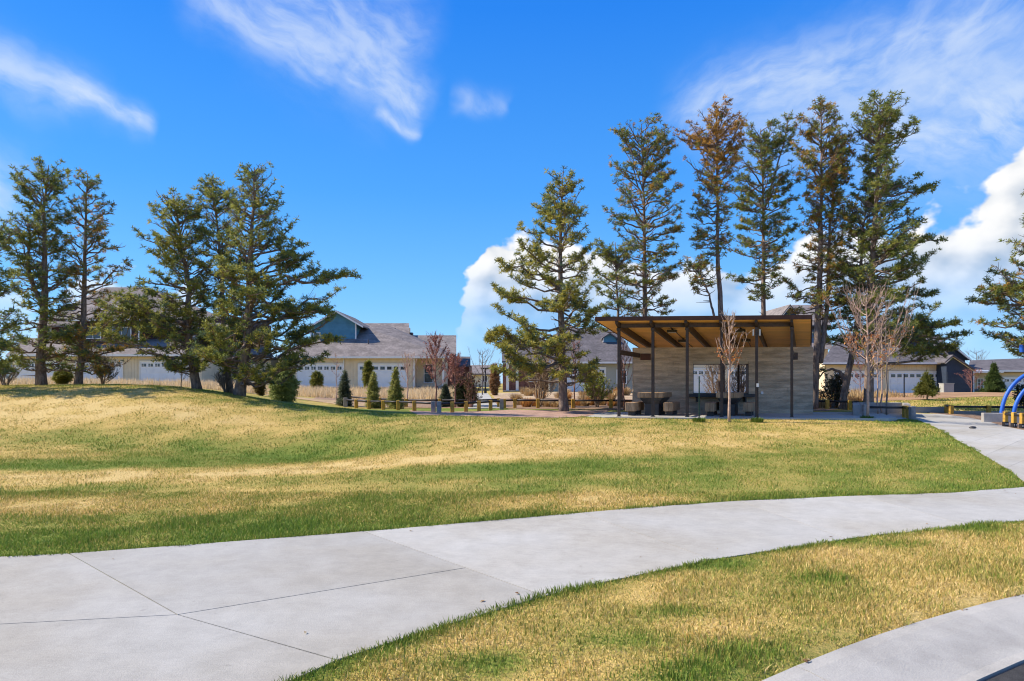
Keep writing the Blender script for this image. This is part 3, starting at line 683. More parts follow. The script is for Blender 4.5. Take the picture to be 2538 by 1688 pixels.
MB().hexa([PV(A0, B0 - .02, roof_z(B0) - .015), PV(A1, B0 - .02, roof_z(B0) - .015), PV(A1, B0 + .03, roof_z(B0) - .015), PV(A0, B0 + .03, roof_z(B0) - .015),
           PV(A0, B0 - .02, roof_z(B0) + .13), PV(A1, B0 - .02, roof_z(B0) + .13), PV(A1, B0 + .03, roof_z(B0) + .13), PV(A0, B0 + .03, roof_z(B0) + .13)]).build('fascia', MT['fascia'], shelter)
for a in (A0 - .02, A1 - .01): slope_box(a, a + .03, B0 + .031, B1, .125, -.01).build('fascia', MT['fascia'], shelter)
slope_box(A0, A1, B0 + .0, B1 + .03, .135, .131).build('metal_roof', MT['fascia'], shelter)
for k in range(NP):
    a = k * SPC
    pbox(a - .048, a + .048, -.048, .048, SLAB_Z - .02, roof_z(0) - .24).build('post', MT['steel'], shelter)
    pbox(a - .07, a + .07, -.07, .07, SLAB_Z, SLAB_Z + .02, .004).build('base_plate', MT['steel'], shelter)
    pbox(a - .062, a + .062, -.09, .09, roof_z(0) - .30, roof_z(0) - .20).build('bracket', MT['steel'], shelter)
    # rafter with a tapered tail
    zs = lambda b, d: roof_z(b) - d
    MB().hexa([PV(a - .045, B0 + .05, zs(B0, .10)), PV(a + .045, B0 + .05, zs(B0, .10)), PV(a + .045, .1, zs(.1, .24)), PV(a - .045, .1, zs(.1, .24)),
               PV(a - .045, B0 + .05, zs(B0, .006)), PV(a + .045, B0 + .05, zs(B0, .006)), PV(a + .045, .1, zs(.1, .006)), PV(a - .045, .1, zs(.1, .006))]).build('rafter_tail', MT['steel'], shelter)
    MB().hexa([PV(a - .045, .1, zs(.1, .24)), PV(a + .045, .1, zs(.1, .24)), PV(a + .045, B1 - .1, zs(B1, .22)), PV(a - .045, B1 - .1, zs(B1, .22)),
               PV(a - .045, .1, zs(.1, .006)), PV(a + .045, .1, zs(.1, .006)), PV(a + .045, B1 - .1, zs(B1, .006)), PV(a - .045, B1 - .1, zs(B1, .006))]).build('rafter', MT['steel'], shelter)
for k in range(NP - 1):
    pbox(k * SPC + .05, (k + 1) * SPC - .05, .0, .07, roof_z(0) - .185, roof_z(0) - .035).build('beam', MT['steel'], shelter)
    pbox(k * SPC + .05, (k + 1) * SPC - .05, 6.2, 6.27, roof_z(6.2) - .19, roof_z(6.2) - .04).build('beam', MT['steel'], shelter)
for k in (0, 3, 5):                                                 # rear posts that carry the back of the roof
    pbox(k * SPC - .048, k * SPC + .048, 6.18, 6.28, SLAB_Z - .02, roof_z(6.2) - .20).build('post', MT['steel'], shelter)
# wall axes: the wall stands across the slab
WO = np.array([4.83, 27.15, 0]); w1 = np.array([math.cos(R(4.5)), -math.sin(R(4.5)), 0]); w2 = np.array([math.sin(R(4.5)), math.cos(R(4.5)), 0])
def WV(a, b, z): return WO + w1 * a + w2 * b + np.array([0, 0, z])
WW, WT = 6.92, 3.02
OA0, OA1, OZ0, OZ1 = 2.33, 4.47, 1.19, 2.36                # window opening
def wbox(a0, a1, b0, b1, z0, z1, bev=.006): return MB().bevbox(a0, a1, b0, b1, z0, z1, bev, WV)
wall = wbox(0, OA0, .03, .29, SLAB_Z - .05, WT - .004).build('wall', MT['concrete_core'], shelter)
for (a0, a1, z0, z1) in ((OA1, WW, SLAB_Z - .05, WT - .004), (OA0, OA1, SLAB_Z - .05, OZ0), (OA0, OA1, OZ1, WT - .004)):
    wbox(a0, a1, .03, .29, z0, z1).build('wall_core', MT['concrete_core'], wall)
rng = random.Random(4)
z = SLAB_Z - .01; ang = -R(4.5)
while z < WT - .02:
    h = min(.147, WT - z)
    cuts = [0.0]
    while cuts[-1] < WW - .01: cuts.append(min(WW, cuts[-1] + rng.uniform(1.3, 2.9)))
    if len(cuts) > 2 and cuts[-1] - cuts[-2] < .5: cuts.pop(-2)
    for a0, a1 in zip(cuts, cuts[1:]):
        segs = [(a0, a1)]
        if z + h > OZ0 + .02 and z < OZ1 - .02:
            segs = [(s, e) for s, e in ((a0, min(a1, OA0)), (max(a0, OA1), a1)) if e - s > .03]
        for s, e in segs:
            pr = rng.uniform(.0, .012)
            for side in (0, 1):
                b = (.015 - pr / 2) if side == 0 else (.305 + pr / 2)
                block('board', WV((s + e) / 2, b, z + h / 2), (e - s - .004, .03 + pr, h - .004), MT['board_concrete'], wall, ang)
    z += h
for a in (-.006, WW + .006): block('board', WV(a, .16, (SLAB_Z + WT) / 2), (.012, .30, WT - SLAB_Z), MT['board_concrete'], wall, ang)
# opening lined with steel, counter below
fr = wbox(OA0 - .0, OA0 + .02, -.012, .33, OZ0, OZ1, .003).build('window_lining', MT['steel'], shelter)
wbox(OA1 - .02, OA1, -.012, .33, OZ0, OZ1, .003).build('window_lining', MT['steel'], shelter)
wbox(OA0 + .02, OA1 - .02, -.012, .33, OZ1 - .02, OZ1, .003).build('window_lining', MT['steel'], shelter)
wbox(OA0 + .02, OA1 - .02, -.012, .33, OZ0, OZ0 + .02, .003).build('window_lining', MT['steel'], shelter)
wbox(OA0 - .20, OA1 + .2, -.36, -.02, OZ0 - .13, OZ0 - .01, .006).build('counter', MT['steel_dark'], shelter)
for a in (OA0 + .1, OA1 - .2): wbox(a, a + .05, -.3, -.0, OZ0 - .32, OZ0 - .131, .004).build('counter_bracket', MT['steel_dark'], shelter)
# side beams from the end posts into the wall
pbox(-.04, .04, .05, 3.30, 2.62, 2.79).build('side_beam', MT['steel'], shelter)
wbox(.27, .68, -.03, -.001, 2.52, 2.78).build('beam_plate', MT['fascia'], shelter)
pbox(5 * SPC - .04, 5 * SPC + .04, .05, 2.55, 2.62, 2.79).build('side_beam', MT['steel'], shelter)
wbox(6.12, 6.34, -.03, -.001, 2.52, 2.80).build('beam_plate', MT['steel'], shelter)
# ceiling lights on conduits, spot lights on a post, outlet on the wall
def lamp(a, b):
    zc = roof_z(b)
    o = pbox(a - .17, a + .17, b - .12, b + .12, zc - .16, zc - .06).build('ceiling_lamp', MT['steel_dark'], shelter)
    pbox(a - .14, a + .14, b - .09, b + .09, zc - .163, zc - .16, .001).build('lamp_lens', MT['white_metal'], o)
    MB().tube([PV(a, b, zc - .07), PV(a, b, zc - .0)], .03, 6).build('lamp_stem', MT['steel_dark'], o)
for (a, b) in ((1.62, 1.3), (1.62, 3.7), (4.1, 1.3), (4.1, 3.7)): lamp(a, b)
for a in (1.62, 4.1): MB().tube([PV(a, .2, roof_z(.2) - .02), PV(a, 6.2, roof_z(6.2) - .02)], .014, 6).build('conduit', MT['steel_dark'], shelter)
for s in (-.11, .11): MB().tube([PV(4 * SPC + s, -.06, roof_z(0) - .50), PV(4 * SPC + s, -.06, roof_z(0) - .28)], .03, 8).build('spot_lamp', MT['white_metal'], shelter)
wbox(4.93, 5.03, -.03, -.001, 1.17, 1.28, .004).build('outlet_box', MT['white_metal'], shelter)

def picnic_table(u0, u1, D, L, label, vt=971):
    o = P((u0 + u1) / 2, 1030, D); o[2] = SLAB_Z
    wd = (u1 - u0) / F * D
    def TV(a, b, z): return o + e1 * a + e2 * b + np.array([0, 0, z])
    root = thing('picnic_table', label, 'picnic table', o, 'picnic tables under the shelter')
    n = 4
    for k in range(n):
        a = -wd / 2 + k * wd / n
        MB().bevbox(a + .003, a + wd / n - .003, 0, L, .655, .84, .01, TV).build('table_plank', MT['timber'], root)
    # flared steel pedestal
    lo, hi, zt = wd * .27, wd * .42, .653
    V = [TV(-lo, .25, 0), TV(lo, .25, 0), TV(lo, L - .25, 0), TV(-lo, L - .25, 0), TV(-lo, .25, .42), TV(lo, .25, .42), TV(lo, L - .25, .42), TV(-lo, L - .25, .42)]
    MB().hexa(V).build('pedestal', MT['steel_dark'], root)
    MB().hexa([TV(-lo, .25, .421), TV(lo, .25, .421), TV(lo, L - .25, .421), TV(-lo, L - .25, .421), TV(-hi, .08, .60), TV(hi, .08, .60), TV(hi, L - .08, .60), TV(-hi, L - .08, .60)]).build('flare', MT['steel_dark'], root)
    MB().hexa([TV(-hi, .08, .601), TV(hi, .08, .601), TV(hi, L - .08, .601), TV(-hi, L - .08, .601), TV(-hi, .08, zt), TV(hi, .08, zt), TV(hi, L - .08, zt), TV(-hi, L - .08, zt)]).build('top_plate', MT['steel_dark'], root)
def picnic_bench(u0, u1, D, L, label):
    o = P((u0 + u1) / 2, 1030, D); o[2] = SLAB_Z; wd = (u1 - u0) / F * D
    def TV(a, b, z): return o + e1 * a + e2 * b + np.array([0, 0, z])
    root = thing('bench', label, 'bench', o, 'timber benches under the shelter')
    for k in range(2): MB().bevbox(-wd / 2 + k * wd / 2 + .002, -wd / 2 + (k + 1) * wd / 2 - .002, 0, L, .165, .48, .012, TV).build('bench_timber', MT['timber'], root)
    for b in (.22, L - .42): MB().bevbox(-wd * .33, wd * .33, b, b + .2, 0, .164, .006, TV).build('bench_base', MT['steel_dark'], root)
picnic_table(1581, 1643, 24.9, 1.75, 'heavy timber picnic table on dark pedestal, below blank stretch of concrete wall')
picnic_bench(1549, 1574, 24.75, 1.5, 'timber block bench between picnic table and the post with side beam at shelter end')
picnic_bench(1645, 1667, 24.75, 1.5, 'timber block bench between the two picnic tables, beside the table below blank wall')
picnic_table(1775, 1832, 24.6, 1.75, 'heavy timber picnic table on dark pedestal, in front of the wall window')
picnic_bench(1747, 1770, 24.45, 1.5, 'timber block bench between the two picnic tables, beside the table below the window')
picnic_bench(1842, 1865, 24.4, 1.5, 'timber block bench on the far side of the window table, near the wall outlet')

# ------------------------------------------------------------------ low rail fences
def fence(label, posts, hgt=.42, rail=True, pw=.15, grp='low rail fences round the shelter garden', rz=None):
    """posts: (u, D, colour)"""
    pts = [ground_pt(u, D) for u, D, _ in posts]
    root = thing('rail_fence', label, 'fence', pts[0], grp)
    for (u, D, c), p in zip(posts, pts):
        hh = hgt * (1.06 if c == 'g' else 1.0); w = pw * (1.15 if c == 'g' else 1.0) / 2
        q = root if len(pts) else None
        po = MB().bevbox(p[0] - w, p[0] + w, p[1] - w, p[1] + w, p[2] - .12, p[2] + hh, .012).build('post', MT['post_grey' if c == 'g' else 'post_yellow'], root)
        if c == 'b':
            MB().bevbox(p[0] - w - .006, p[0] + w + .006, p[1] - w - .006, p[1] + w + .006, p[2] - .02, p[2] + hgt * .34, .004).build('foot_plate', MT['rail_black'], po)
            for dx_ in (-.03, .03):
                for dz_ in (.07, .11): MB().box(p[0] + dx_ - .012, p[0] + dx_ + .012, p[1] - w - .012, p[1] - w - .0061, p[2] + dz_, p[2] + dz_ + .02).build('bolt', MT['white_metal'], po)
    if rail:
        for (a, b) in zip(pts, pts[1:]):
            za = a + [0, pw * .3, hgt * .84]; zb = b + [0, pw * .3, hgt * .84]
            MB().tube([za, zb], .042, 8).build('rail', MT['rail_black'], root, True)
    return root
fence('low black rail fence on bright yellow posts at the lawn edge below the meadow', [(856, 33, 'g'), (883, 32, 'y'), (915, 31, 'y'), (950, 30, 'y'), (987, 29, 'y'), (1027, 27.6, 'y'), (1074, 26.4, 'g')])
fence('low black rail fence by the red bare trees, between two grey posts', [(1088, 26.0, 'g'), (1121, 26.3, 'y'), (1155, 26.9, 'y'), (1187, 27.4, 'y'), (1216, 28.1, 'y'), (1243, 28.6, 'g')])
fence('low black rail fence behind the meadow-side garden bed, mostly behind small spruces', [(866, 36, 'y'), (940, 35, 'y'), (1007, 34, 'y'), (1090, 33, 'y'), (1163, 32, 'y'), (1236, 31.2, 'y')])
fence('low black rail fence along the garden bed from the grey corner post to the shelter', [(1250, 29.6, 'y'), (1276, 30, 'y'), (1333, 29.8, 'y'), (1420, 29.8, 'y'), (1514, 29.9, 'y'), (1585, 30, 'y')])
fence('low black rail fence behind the shaded slab beside the concrete wall', [(1990, 30.4, 'y'), (2050, 30, 'y'), (2106, 29.6, 'y'), (2136, 29.2, 'y')])
fence('low black rail on grey and yellow posts before the concrete planter', [(2144, 24.3, 'g'), (2243, 25.2, 'y'), (2252, 24.8, 'y'), (2261, 24.4, 'g')], .46)
fence('low black rail fence between the park path and the grass berm', [(2347, 28.6, 'y'), (2357, 28.0, 'y'), (2450, 28.2, 'y'), (2545, 28.2, 'y'), (2640, 28, 'y')], .38)
fence('short yellow posts with black bolted feet beside the park path', [(2492, 22.0, 'b'), (2513, 21.4, 'b'), (2534, 21.0, 'b'), (2600, 20.2, 'b')], .50, pw=.115)

# ------------------------------------------------------------------ concrete planters and low walls
MT['planter'] = M('planter concrete', (.33, .31, .29), .9, .15, 2.5, bump=.3, bscale=40, fine=.12)
def lowwall(name, label, pts, h, th=.22, cat='low wall'):
    p0 = np.array([*pts[0], float(gz(*pts[0]))]); zb = min(float(gz(*p)) for p in pts); zt = zb + h
    root = thing(name, label, cat, p0)
    for a, b in zip(pts, pts[1:]):
        a, b = np.array(a, float), np.array(b, float); t = (b - a) / np.linalg.norm(b - a); nn = np.array([-t[1], t[0]]); L = np.linalg.norm(b - a)
        fn = lambda x, y, z_: (*(a + t * x + nn * y), z_)
        MB().bevbox(.0, L - .004, 0, th, zb - .15, zt, .015, fn).build('wall_panel', MT['planter'], root)
    return root
W2 = lambda u, D: ((u - CU) / F * D, D)
lowwall('planter', 'open concrete planter box holding the thin young trees beside the shelter', [W2(2131, 24.9), W2(2128, 27.6), W2(2236, 27.4), W2(2240, 25.6)], .5, cat='planter')
lowwall('low_wall', 'low concrete retaining wall in shade at the end of the park path', [W2(2266, 28.6), W2(2346, 28.9)], .26)
lowwall('low_wall', 'low concrete seat wall in front of the blue play arches', [W2(2438, 24.0), W2(2580, 23.6), W2(2660, 23.2)], .37)
planter_soil = tag(sheet('planter_soil', [W2(2140, 25.0), W2(2235, 25.5)], [W2(2136, 27.3), W2(2230, 27.2)], 6, 4, .012, MT['mulch'], None, .05), kind='structure')

# ------------------------------------------------------------------ blue play arches
def arch(label, foot, top, foot2, r=.064):
    t = np.linspace(0, 1, 48)[:, None]; foot, top, foot2 = map(np.array, (foot, top, foot2))
    mid = (foot + foot2) / 2; ax = (foot2 - foot) / 2; H = top[2] - foot[2]
    th = np.pi * t
    sg = lambda x, p: np.sign(x) * np.abs(x) ** p
    pts = mid[None] - ax[None] * np.cos(th) + np.array([0, 0, 1.0])[None] * H * np.abs(np.sin(th)) ** .9
    pts[:, 2] = pts[:, 2] - .02
    root = thing('play_arch', label, 'play equipment', foot, 'blue play arches')
    MB().tube(pts, r, 12).build('tube', MT['blue_paint'], root, True)
    for f_ in (foot, foot2): MB().tube([f_ + [0, 0, -.08], f_ + [0, 0, .03]], r * 1.7, 12).build('footing', MT['planter'], root)
a1 = ground_pt(2481, 24.8); a2 = ground_pt(2511, 24.4)
arch('tall curved blue tube arch over the seat wall, outer one of two', a1, a1 + [1.6, -.2, 1.9], a1 + [3.1, -.4, 0])
arch('smaller curved blue tube arch nested inside the taller one by the seat wall', a2, a2 + [1.4, -.2, 1.6], a2 + [2.7, -.35, 0])
# blue climbing frame mast whose fitting shows at the picture edge
mast = thing('play_mast', 'blue play mast with a round clamp rising behind the play arches', 'play equipment', ground_pt(2556, 25.5))
mp = np.array(ground_pt(2556, 25.5)); MB().tube([mp + [0, 0, -.1], mp + [0, 0, 3.6]], .06, 10).build('tube', MT['blue_paint'], mast, True)
MB().tube([mp + [0, 0, 2.5], mp + [-.36, -.05, 2.62]], .06, 8).build('arm', MT['blue_paint'], mast)
MB().tube([mp + [-.40, -.05, 2.52], mp + [-.40, -.05, 2.80]], .075, 10).build('clamp', MT['blue_paint'], mast)
# dark stone on the path
sp_ = ground_pt(2410, 20.2); rs = np.random.default_rng(3)
V = []; Fc = []
for i in range(5):
    for j in range(9):
        ph, th = math.pi * i / 4, 2 * math.pi * j / 9; k = 1 + .18 * rs.normal()
        V.append(sp_ + np.array([.09 * math.sin(ph) * math.cos(th) * k, .07 * math.sin(ph) * math.sin(th) * k, .045 + .045 * math.cos(ph)]))
for i in range(4):
    for j in range(9): Fc.append((i * 9 + j, i * 9 + (j + 1) % 9, (i + 1) * 9 + (j + 1) % 9, (i + 1) * 9 + j))
tag(MB().add(V, Fc).build('stone', MT['steel_dark'], None, True), 'small dark stone lying on the park path', 'stone')

# ------------------------------------------------------------------ houses beyond the park
MT['roof'] = M('grey brown shingles', (.205, .18, .17), .9, .25, 1.0, fine=.32, fscale=5, bump=.3, bscale=8, rnd=.06, stretch=(1, 1, 2.2))
MT['roof_dark'] = M('charcoal shingles', (.12, .11, .115), .9, .22, 1.0, fine=.3, fscale=5, bump=.3, bscale=8, stretch=(1, 1, 2.2))
MT['beige'] = M('beige painted boards', (.70, .58, .41), .8, .06, 1.5, rnd=.04)
MT['cream'] = M('cream wall', (.68, .58, .42), .8, .06, 1.5)
MT['grey_wall'] = M('grey green wall', (.36, .36, .32), .8, .06, 1.5)
MT['maroon'] = M('maroon lap siding', (.07, .036, .038), .7, .12, 2, rnd=.15)
MT['blue_siding'] = M('blue lap siding', (.085, .25, .36), .7, .10, 2, rnd=.10)
MT['navy'] = M('navy siding', (.03, .045, .075), .7, .1, 2, rnd=.1)
MT['white_trim'] = M('white trim', (.75, .75, .74), .6, .05, 2)
MT['garage_white'] = M('white garage door', (.72, .74, .78), .5, .04, 2)
MT['stone_grey'] = M('grey stone base', (.17, .16, .16), .9, .4, 3, fine=.3, fscale=6)
MT['brick_red'] = M('red brown brick', (.22, .10, .075), .9, .3, 3, fine=.3, fscale=8)
MT['porch_dark'] = M('dark door', (.05, .03, .03), .5, .1, 2)
m = bpy.data.materials.new('window glass'); m.use_nodes = True; g = NG(m.node_tree)
bs = g.n('ShaderNodeBsdfPrincipled'); bs.inputs['Base Color'].default_value = (.03, .04, .05, 1); bs.inputs['Roughness'].default_value = .06; bs.inputs['Specular IOR Level'].default_value = .8
out = g.n('ShaderNodeOutputMaterial'); g.put(out.inputs[0], bs.outputs[0]); MT['glass'] = m

class House:
    def __init__(s, label, u, D, cat='house'):
        s.D = D; s.root = thing('house', label, cat, ground_pt(u, D), 'houses beyond the park')
    def x(s, u, dD=0): return (u - CU) / F * (s.D + dD)
    def z(s, v, dD=0): return CZ - (v - HV) / F * (s.D + dD)
    def box(s, name, u0, u1, v0, v1, y0, y1, mat, parent=None, low=0.0):
        """box whose face at depth offset y0 fills photo rows v0..v1, columns u0..u1"""
        b = MB().box(s.x(u0, y0), s.x(u1, y0), s.D + y0, s.D + y1, s.z(v1, y0) - low, s.z(v0, y0))
        return b.build(name, MT[mat], parent or s.root)
    def slab(s, name, pts, mat, th=.16, parent=None):
        """roof plane from (u, v, depth offset) corners"""
        V = np.array([P(u, v, s.D + d) for u, v, d in pts]); n = len(V)
        return MB().add(np.concatenate([V, V - [0, 0, th]]), [tuple(range(n)), tuple(range(2 * n - 1, n - 1, -1))] + [(i, i + n, (i + 1) % n + n, (i + 1) % n) for i in range(n)]).build(name, MT[mat], parent or s.root)
    def groof(s, a, b, y0, y1, mat, th=.14, parent=None):
        V = np.array([P(*a, s.D + y0), P(*b, s.D + y0)]); W_ = V + [0, y1 - y0, 0]; V = np.array([V[0], V[1], W_[1], W_[0]]); n = 4
        return MB().add(np.concatenate([V, V - [0, 0, th]]), [tuple(range(n)), tuple(range(2 * n - 1, n - 1, -1))] + [(i, i + n, (i + 1) % n + n, (i + 1) % n) for i in range(n)]).build('gable_roof', MT[mat], parent or s.root)
    def face(s, name, pts, y, th, mat, parent=None):
        V = np.array([P(u, v, s.D + y) for u, v in pts]); n = len(V); W_ = V + [0, th, 0]
        return MB().add(np.concatenate([V, W_]), [tuple(range(n)), tuple(range(2 * n - 1, n - 1, -1))] + [(i, i + n, (i + 1) % n + n, (i + 1) % n) for i in range(n)]).build(name, MT[mat], parent or s.root)
    def piece(s, name, u0, u1, v0, v1, y0, y1, mat, parent=None):
        p = parent or s.root
        return block(name, ((s.x(u0, y0) + s.x(u1, y0)) / 2, s.D + (y0 + y1) / 2, (s.z(v0, y0) + s.z(v1, y0)) / 2), (s.x(u1, y0) - s.x(u0, y0), y1 - y0, s.z(v0, y0) - s.z(v1, y0)), MT[mat], p)
    def battens(s, u0, u1, v0, v1, y, mat, parent, step=10):
        u = u0 + step / 2
        while u < u1: s.piece('batten', u - .8, u + .8, v0, v1, y - .03, y - .002, mat, parent); u += step
    def laps(s, pts_fn, v0, v1, y, mat, parent, step=6.0):
        v = v0
        while v < v1 - 1:
            a, b = pts_fn(v + step * .5)
            if b - a > 2: s.piece('clapboard', a, b, v, min(v + step - .25, v1), y - .045, y - .001, mat, parent)
            v += step
    def garage(s, u0, u1, v0, v1, y, nwin, mull=False, wins=None):
        """door with raised panels, window row and trim, in front of the wall plane y"""
        d = s.box('garage_door', u0, u1, v0, v1, y - .05, y + .02, 'garage_white')
        t = 2.3
        s.box('trim', u0 - t, u0, v0 - t, v1, y - .10, y - .001, 'white_trim', d); s.box('trim', u1, u1 + t, v0 - t, v1, y - .10, y - .001, 'white_trim', d); s.box('trim', u0, u1, v0 - t, v0, y - .10, y - .001, 'white_trim', d)
        hh = (v1 - v0); rows = 4
        for r in range(1, rows):
            for k in range(nwin):
                w = (u1 - u0) / nwin; s.piece('panel', u0 + k * w + w * .14, u0 + (k + 1) * w - w * .14, v0 + hh * (r / rows) + 2.2, v0 + hh * ((r + 1) / rows) - 2.2, y - .075, y - .051, 'garage_white', d)
        for k in range(nwin):
            w = (u1 - u0) / nwin; a, b = u0 + k * w + w * .17, u0 + (k + 1) * w - w * .17; c0, c1 = v0 + hh * .09, v0 + hh * .21
            s.piece('pane', a, b, c0, c1, y - .065, y - .051, 'glass', d)
            for q in (c0 - .8, c1): s.piece('window_bar', a - .8, b + .8, q, q + .8, y - .09, y - .051, 'white_trim', d)
            if mull:
                s.piece('window_bar', (a + b) / 2 - .4, (a + b) / 2 + .4, c0, c1, y - .085, y - .066, 'white_trim', d); s.piece('window_bar', a, (a + b) / 2 - .41, (c0 + c1) / 2 - .4, (c0 + c1) / 2 + .4, y - .085, y - .066, 'white_trim', d)
        return d
    def window(s, u0, u1, v0, v1, y, cols=1, rows=1, frame='white_trim', t=2.0):
        w = s.box('window', u0, u1, v0, v1, y - .03, y + .02, 'glass')
        for a, b, c, d_ in ((u0 - t, u1 + t, v0 - t, v0), (u0 - t, u1 + t, v1, v1 + t), (u0 - t, u0, v0, v1), (u1, u1 + t, v0, v1)): s.piece('frame', a, b, c, d_, y - .09, y - .001, frame, w)
        for k in range(1, cols): q = u0 + (u1 - u0) * k / cols; s.piece('mullion', q - .6, q + .6, v0, v1, y - .07, y - .031, frame, w)
        for k in range(1, rows): q = v0 + (v1 - v0) * k / rows; s.piece('mullion', u0, u1, q - .5, q + .5, y - .066, y - .031, frame, w)
        return w
    def pipe(s, name, u, v, y, h, r=.06, mat='roof_dark'):
        p = P(u, v, s.D + y); return MB().tube([p - [0, 0, .25], p + [0, 0, h]], r, 8).build(name, MT[mat], s.root)

# --- pale house with the blue gable
H = House('pale garage house with grey shingle roof and blue lap-sided gable', 900, 66)
w = H.box('wall', 690, 1027, 886, 972, 0, 9, 'beige', low=.4); H.battens(690, 735, 889, 960, 0, 'beige', w); H.battens(855, 884, 889, 960, 0, 'beige', w, 8); H.battens(1011, 1025, 889, 960, 0, 'beige', w, 7)
H.box('wall', 1027, 1098, 886, 972, 1.6, 9, 'beige', low=.4)
H.box('stone_base', 690, 1030, 960, 974, -.12, -.001, 'stone_grey', w, low=.4); H.box('stone_base', 1027.5, 1100, 958, 974, -.1, 1.55, 'stone_grey', w, low=.3)
H.garage(889, 1007, 903, 966, 0, 7); H.garage(737, 849, 903, 966, 0, 7, True)
H.window(1052, 1072, 905, 948, 1.6, 1, 2); H.box('column', 1096, 1100.5, 888, 958, -.05, .15, 'white_trim'); H.box('corner_board', 1026, 1028.5, 888, 958, -.05, -.001, 'white_trim')
for u in (852, 1024.5): MB().tube([P(u, 889, 65.9), P(u, 966, 65.9)], .05, 8).build('downspout', MT['white_trim'], H.root)
H.box('gutter', 684, 1118, 883.5, 888, -.62, -.5, 'white_trim'); H.box('lamp', 1014, 1016, 903, 908, -.15, -.001, 'porch_dark')
r = H.slab('roof', [(682, 884, -.5), (1119, 884, -.5), (906, 812, 6), (856, 812, 6)], 'roof', .14)
H.slab('roof_plane', [(1119, 884, -.5), (1118, 871, 8.5), (960, 806, 9.5), (906, 812, 6)], 'roof', .14, r)
H.slab('roof_plane', [(682, 884, -.5), (856, 812, 6), (830, 812, 12), (690, 880, 8)], 'roof', .14, r)
H.slab('roof_plane', [(890, 801, 13), (1014, 801, 13), (1016, 862, 5.5), (890, 862, 5.5)], 'roof', .16, r)
H.slab('roof_plane', [(1002, 831, 11.5), (1131, 831, 11.5), (1131, 878, 5.5), (1002, 878, 5.5)], 'roof', .16, r)
H.face('gable_wall', [(1014, 812), (1014, 862), (900, 862), (900, 812)], 12.0, 1.0, 'beige'); H.face('side_wall', [(1100, 880), (1126, 880), (1126, 974), (1100, 974)], 6.6, 5, 'brick_red')
H.slab('roof_plane', [(1120, 883, 12), (1166, 884, 12), (1166, 906, 8), (1120, 906, 8)], 'roof_dark', .16, r); H.box('rear_wall', 1120, 1163, 905, 972, 9, 14, 'brick_red', low=.3)
H.box('vent', 970, 980, 813, 820, 9.6, 10.0, 'roof_dark', r); H.pipe('vent_pipe', 913, 851, 2.2, .38); H.pipe('vent_pipe', 998, 848, 3.5, .35); H.box('chimney', 1014.5, 1022, 824, 834, 11.5, 12.3, 'roof_dark', r)
gw = H.face('gable', [(770, 872), (882, 872), (882, 800), (831, 771), (770, 806)], 3.4, 8, 'blue_siding')
def gl(v):
    if v >= 806: return 770, 882
    a = 831 - (v - 771) * 61 / 35; b = 831 + (v - 771) * 51 / 29
    return max(770, a + 1), min(882, b - 1)
H.laps(gl, 774, 870, 3.4, 'blue_siding', gw, 5.6)
H.box('corner_board', 880, 883, 801, 846, 3.30, 3.399, 'white_trim', gw); H.box('corner_board', 769, 772, 806, 870, 3.30, 3.399, 'white_trim', gw); H.window(778, 792, 826, 852, 3.36, 1, 1)
H.groof((833, 769), (899, 807), 2.9, 11.4, 'roof', .14); H.groof((833, 769), (761, 811), 2.9, 11.4, 'roof', .14)
for a, b in (((833, 769.5), (899.5, 808)), ((833, 769.5), (760, 811.5))):
    d = np.array([0, 4.2]); q = [a, b, (b[0], b[1] + 4.5), (a[0], a[1] + 4.5)]; H.face('rake_board', q, 2.82, .075, 'white_trim', gw)

# --- maroon house behind the mound
H = House('large maroon two-storey house with white garage doors behind the mound pines', 260, 62)
w = H.box('wall', 30, 500, 884, 968, 0, 10, 'cream', low=.6); H.battens(304, 346, 888, 955, 0, 'cream', w, 8)
H.box('stone_base', 30, 500, 950, 968, -.1, -.001, 'stone_grey', w, low=.6)
H.garage(38, 150, 896, 956, 0, 7, True); H.garage(188, 302, 896, 956, 0, 7, True); H.garage(348, 466, 896, 956, 0, 7, True)
H.box('gutter', 16, 512, 878, 883, -.62, -.5, 'white_trim')
r = H.slab('roof', [(14, 880, -.5), (514, 880, -.5), (450, 838, 4.2), (60, 838, 4.2)], 'roof', .16)
mw = H.box('upper_wall', 100, 600, 790, 866, 4.0, 12, 'maroon')
H.laps(lambda v: (101, 184), 792, 850, 4.0, 'maroon', mw, 6); H.laps(lambda v: (345, 598), 805, 862, 4.0, 'maroon', mw, 6)
dm = H.box('front_bay', 185, 345, 792, 862, 2.6, 3.99, 'maroon'); H.laps(lambda v: (188, 342), 798, 852, 2.6, 'maroon', dm, 6)
for u in (183, 342): H.box('corner_board', u, u + 3.6, 793, 850, 2.5, 2.599, 'white_trim', dm)
H.window(110, 125, 811, 838, 3.95, 1, 1); H.window(212, 248, 812, 838, 2.55, 2, 1); H.window(280, 323, 812, 842, 2.55, 2, 1); H.window(478, 490, 834, 850, 3.95)
H.slab('upper_roof', [(92, 806, 3.4), (610, 812, 3.4), (360, 712, 9), (262, 712, 9)], 'roof', .16, r)
H.slab('bay_roof', [(164, 792, 1.9), (350, 792, 1.9), (338, 750, 6), (208, 750, 6)], 'roof', .16, r); H.box('gutter', 163, 351, 790.5, 795.5, 1.78, 1.9, 'white_trim', r)
H.slab('upper_roof', [(92, 806, 3.4), (262, 712, 9), (250, 714, 14), (95, 800, 13)], 'roof', .16, r); H.slab('upper_roof', [(610, 812, 3.4), (360, 712, 9), (372, 714, 14), (600, 806, 13)], 'roof', .16, r)
H.face('rear_gable', [(140, 768), (170, 752), (200, 766), (200, 800), (140, 800)], 5.5, 3, 'maroon'); H.pipe('vent_pipe', 330, 748, 5.4, .4)

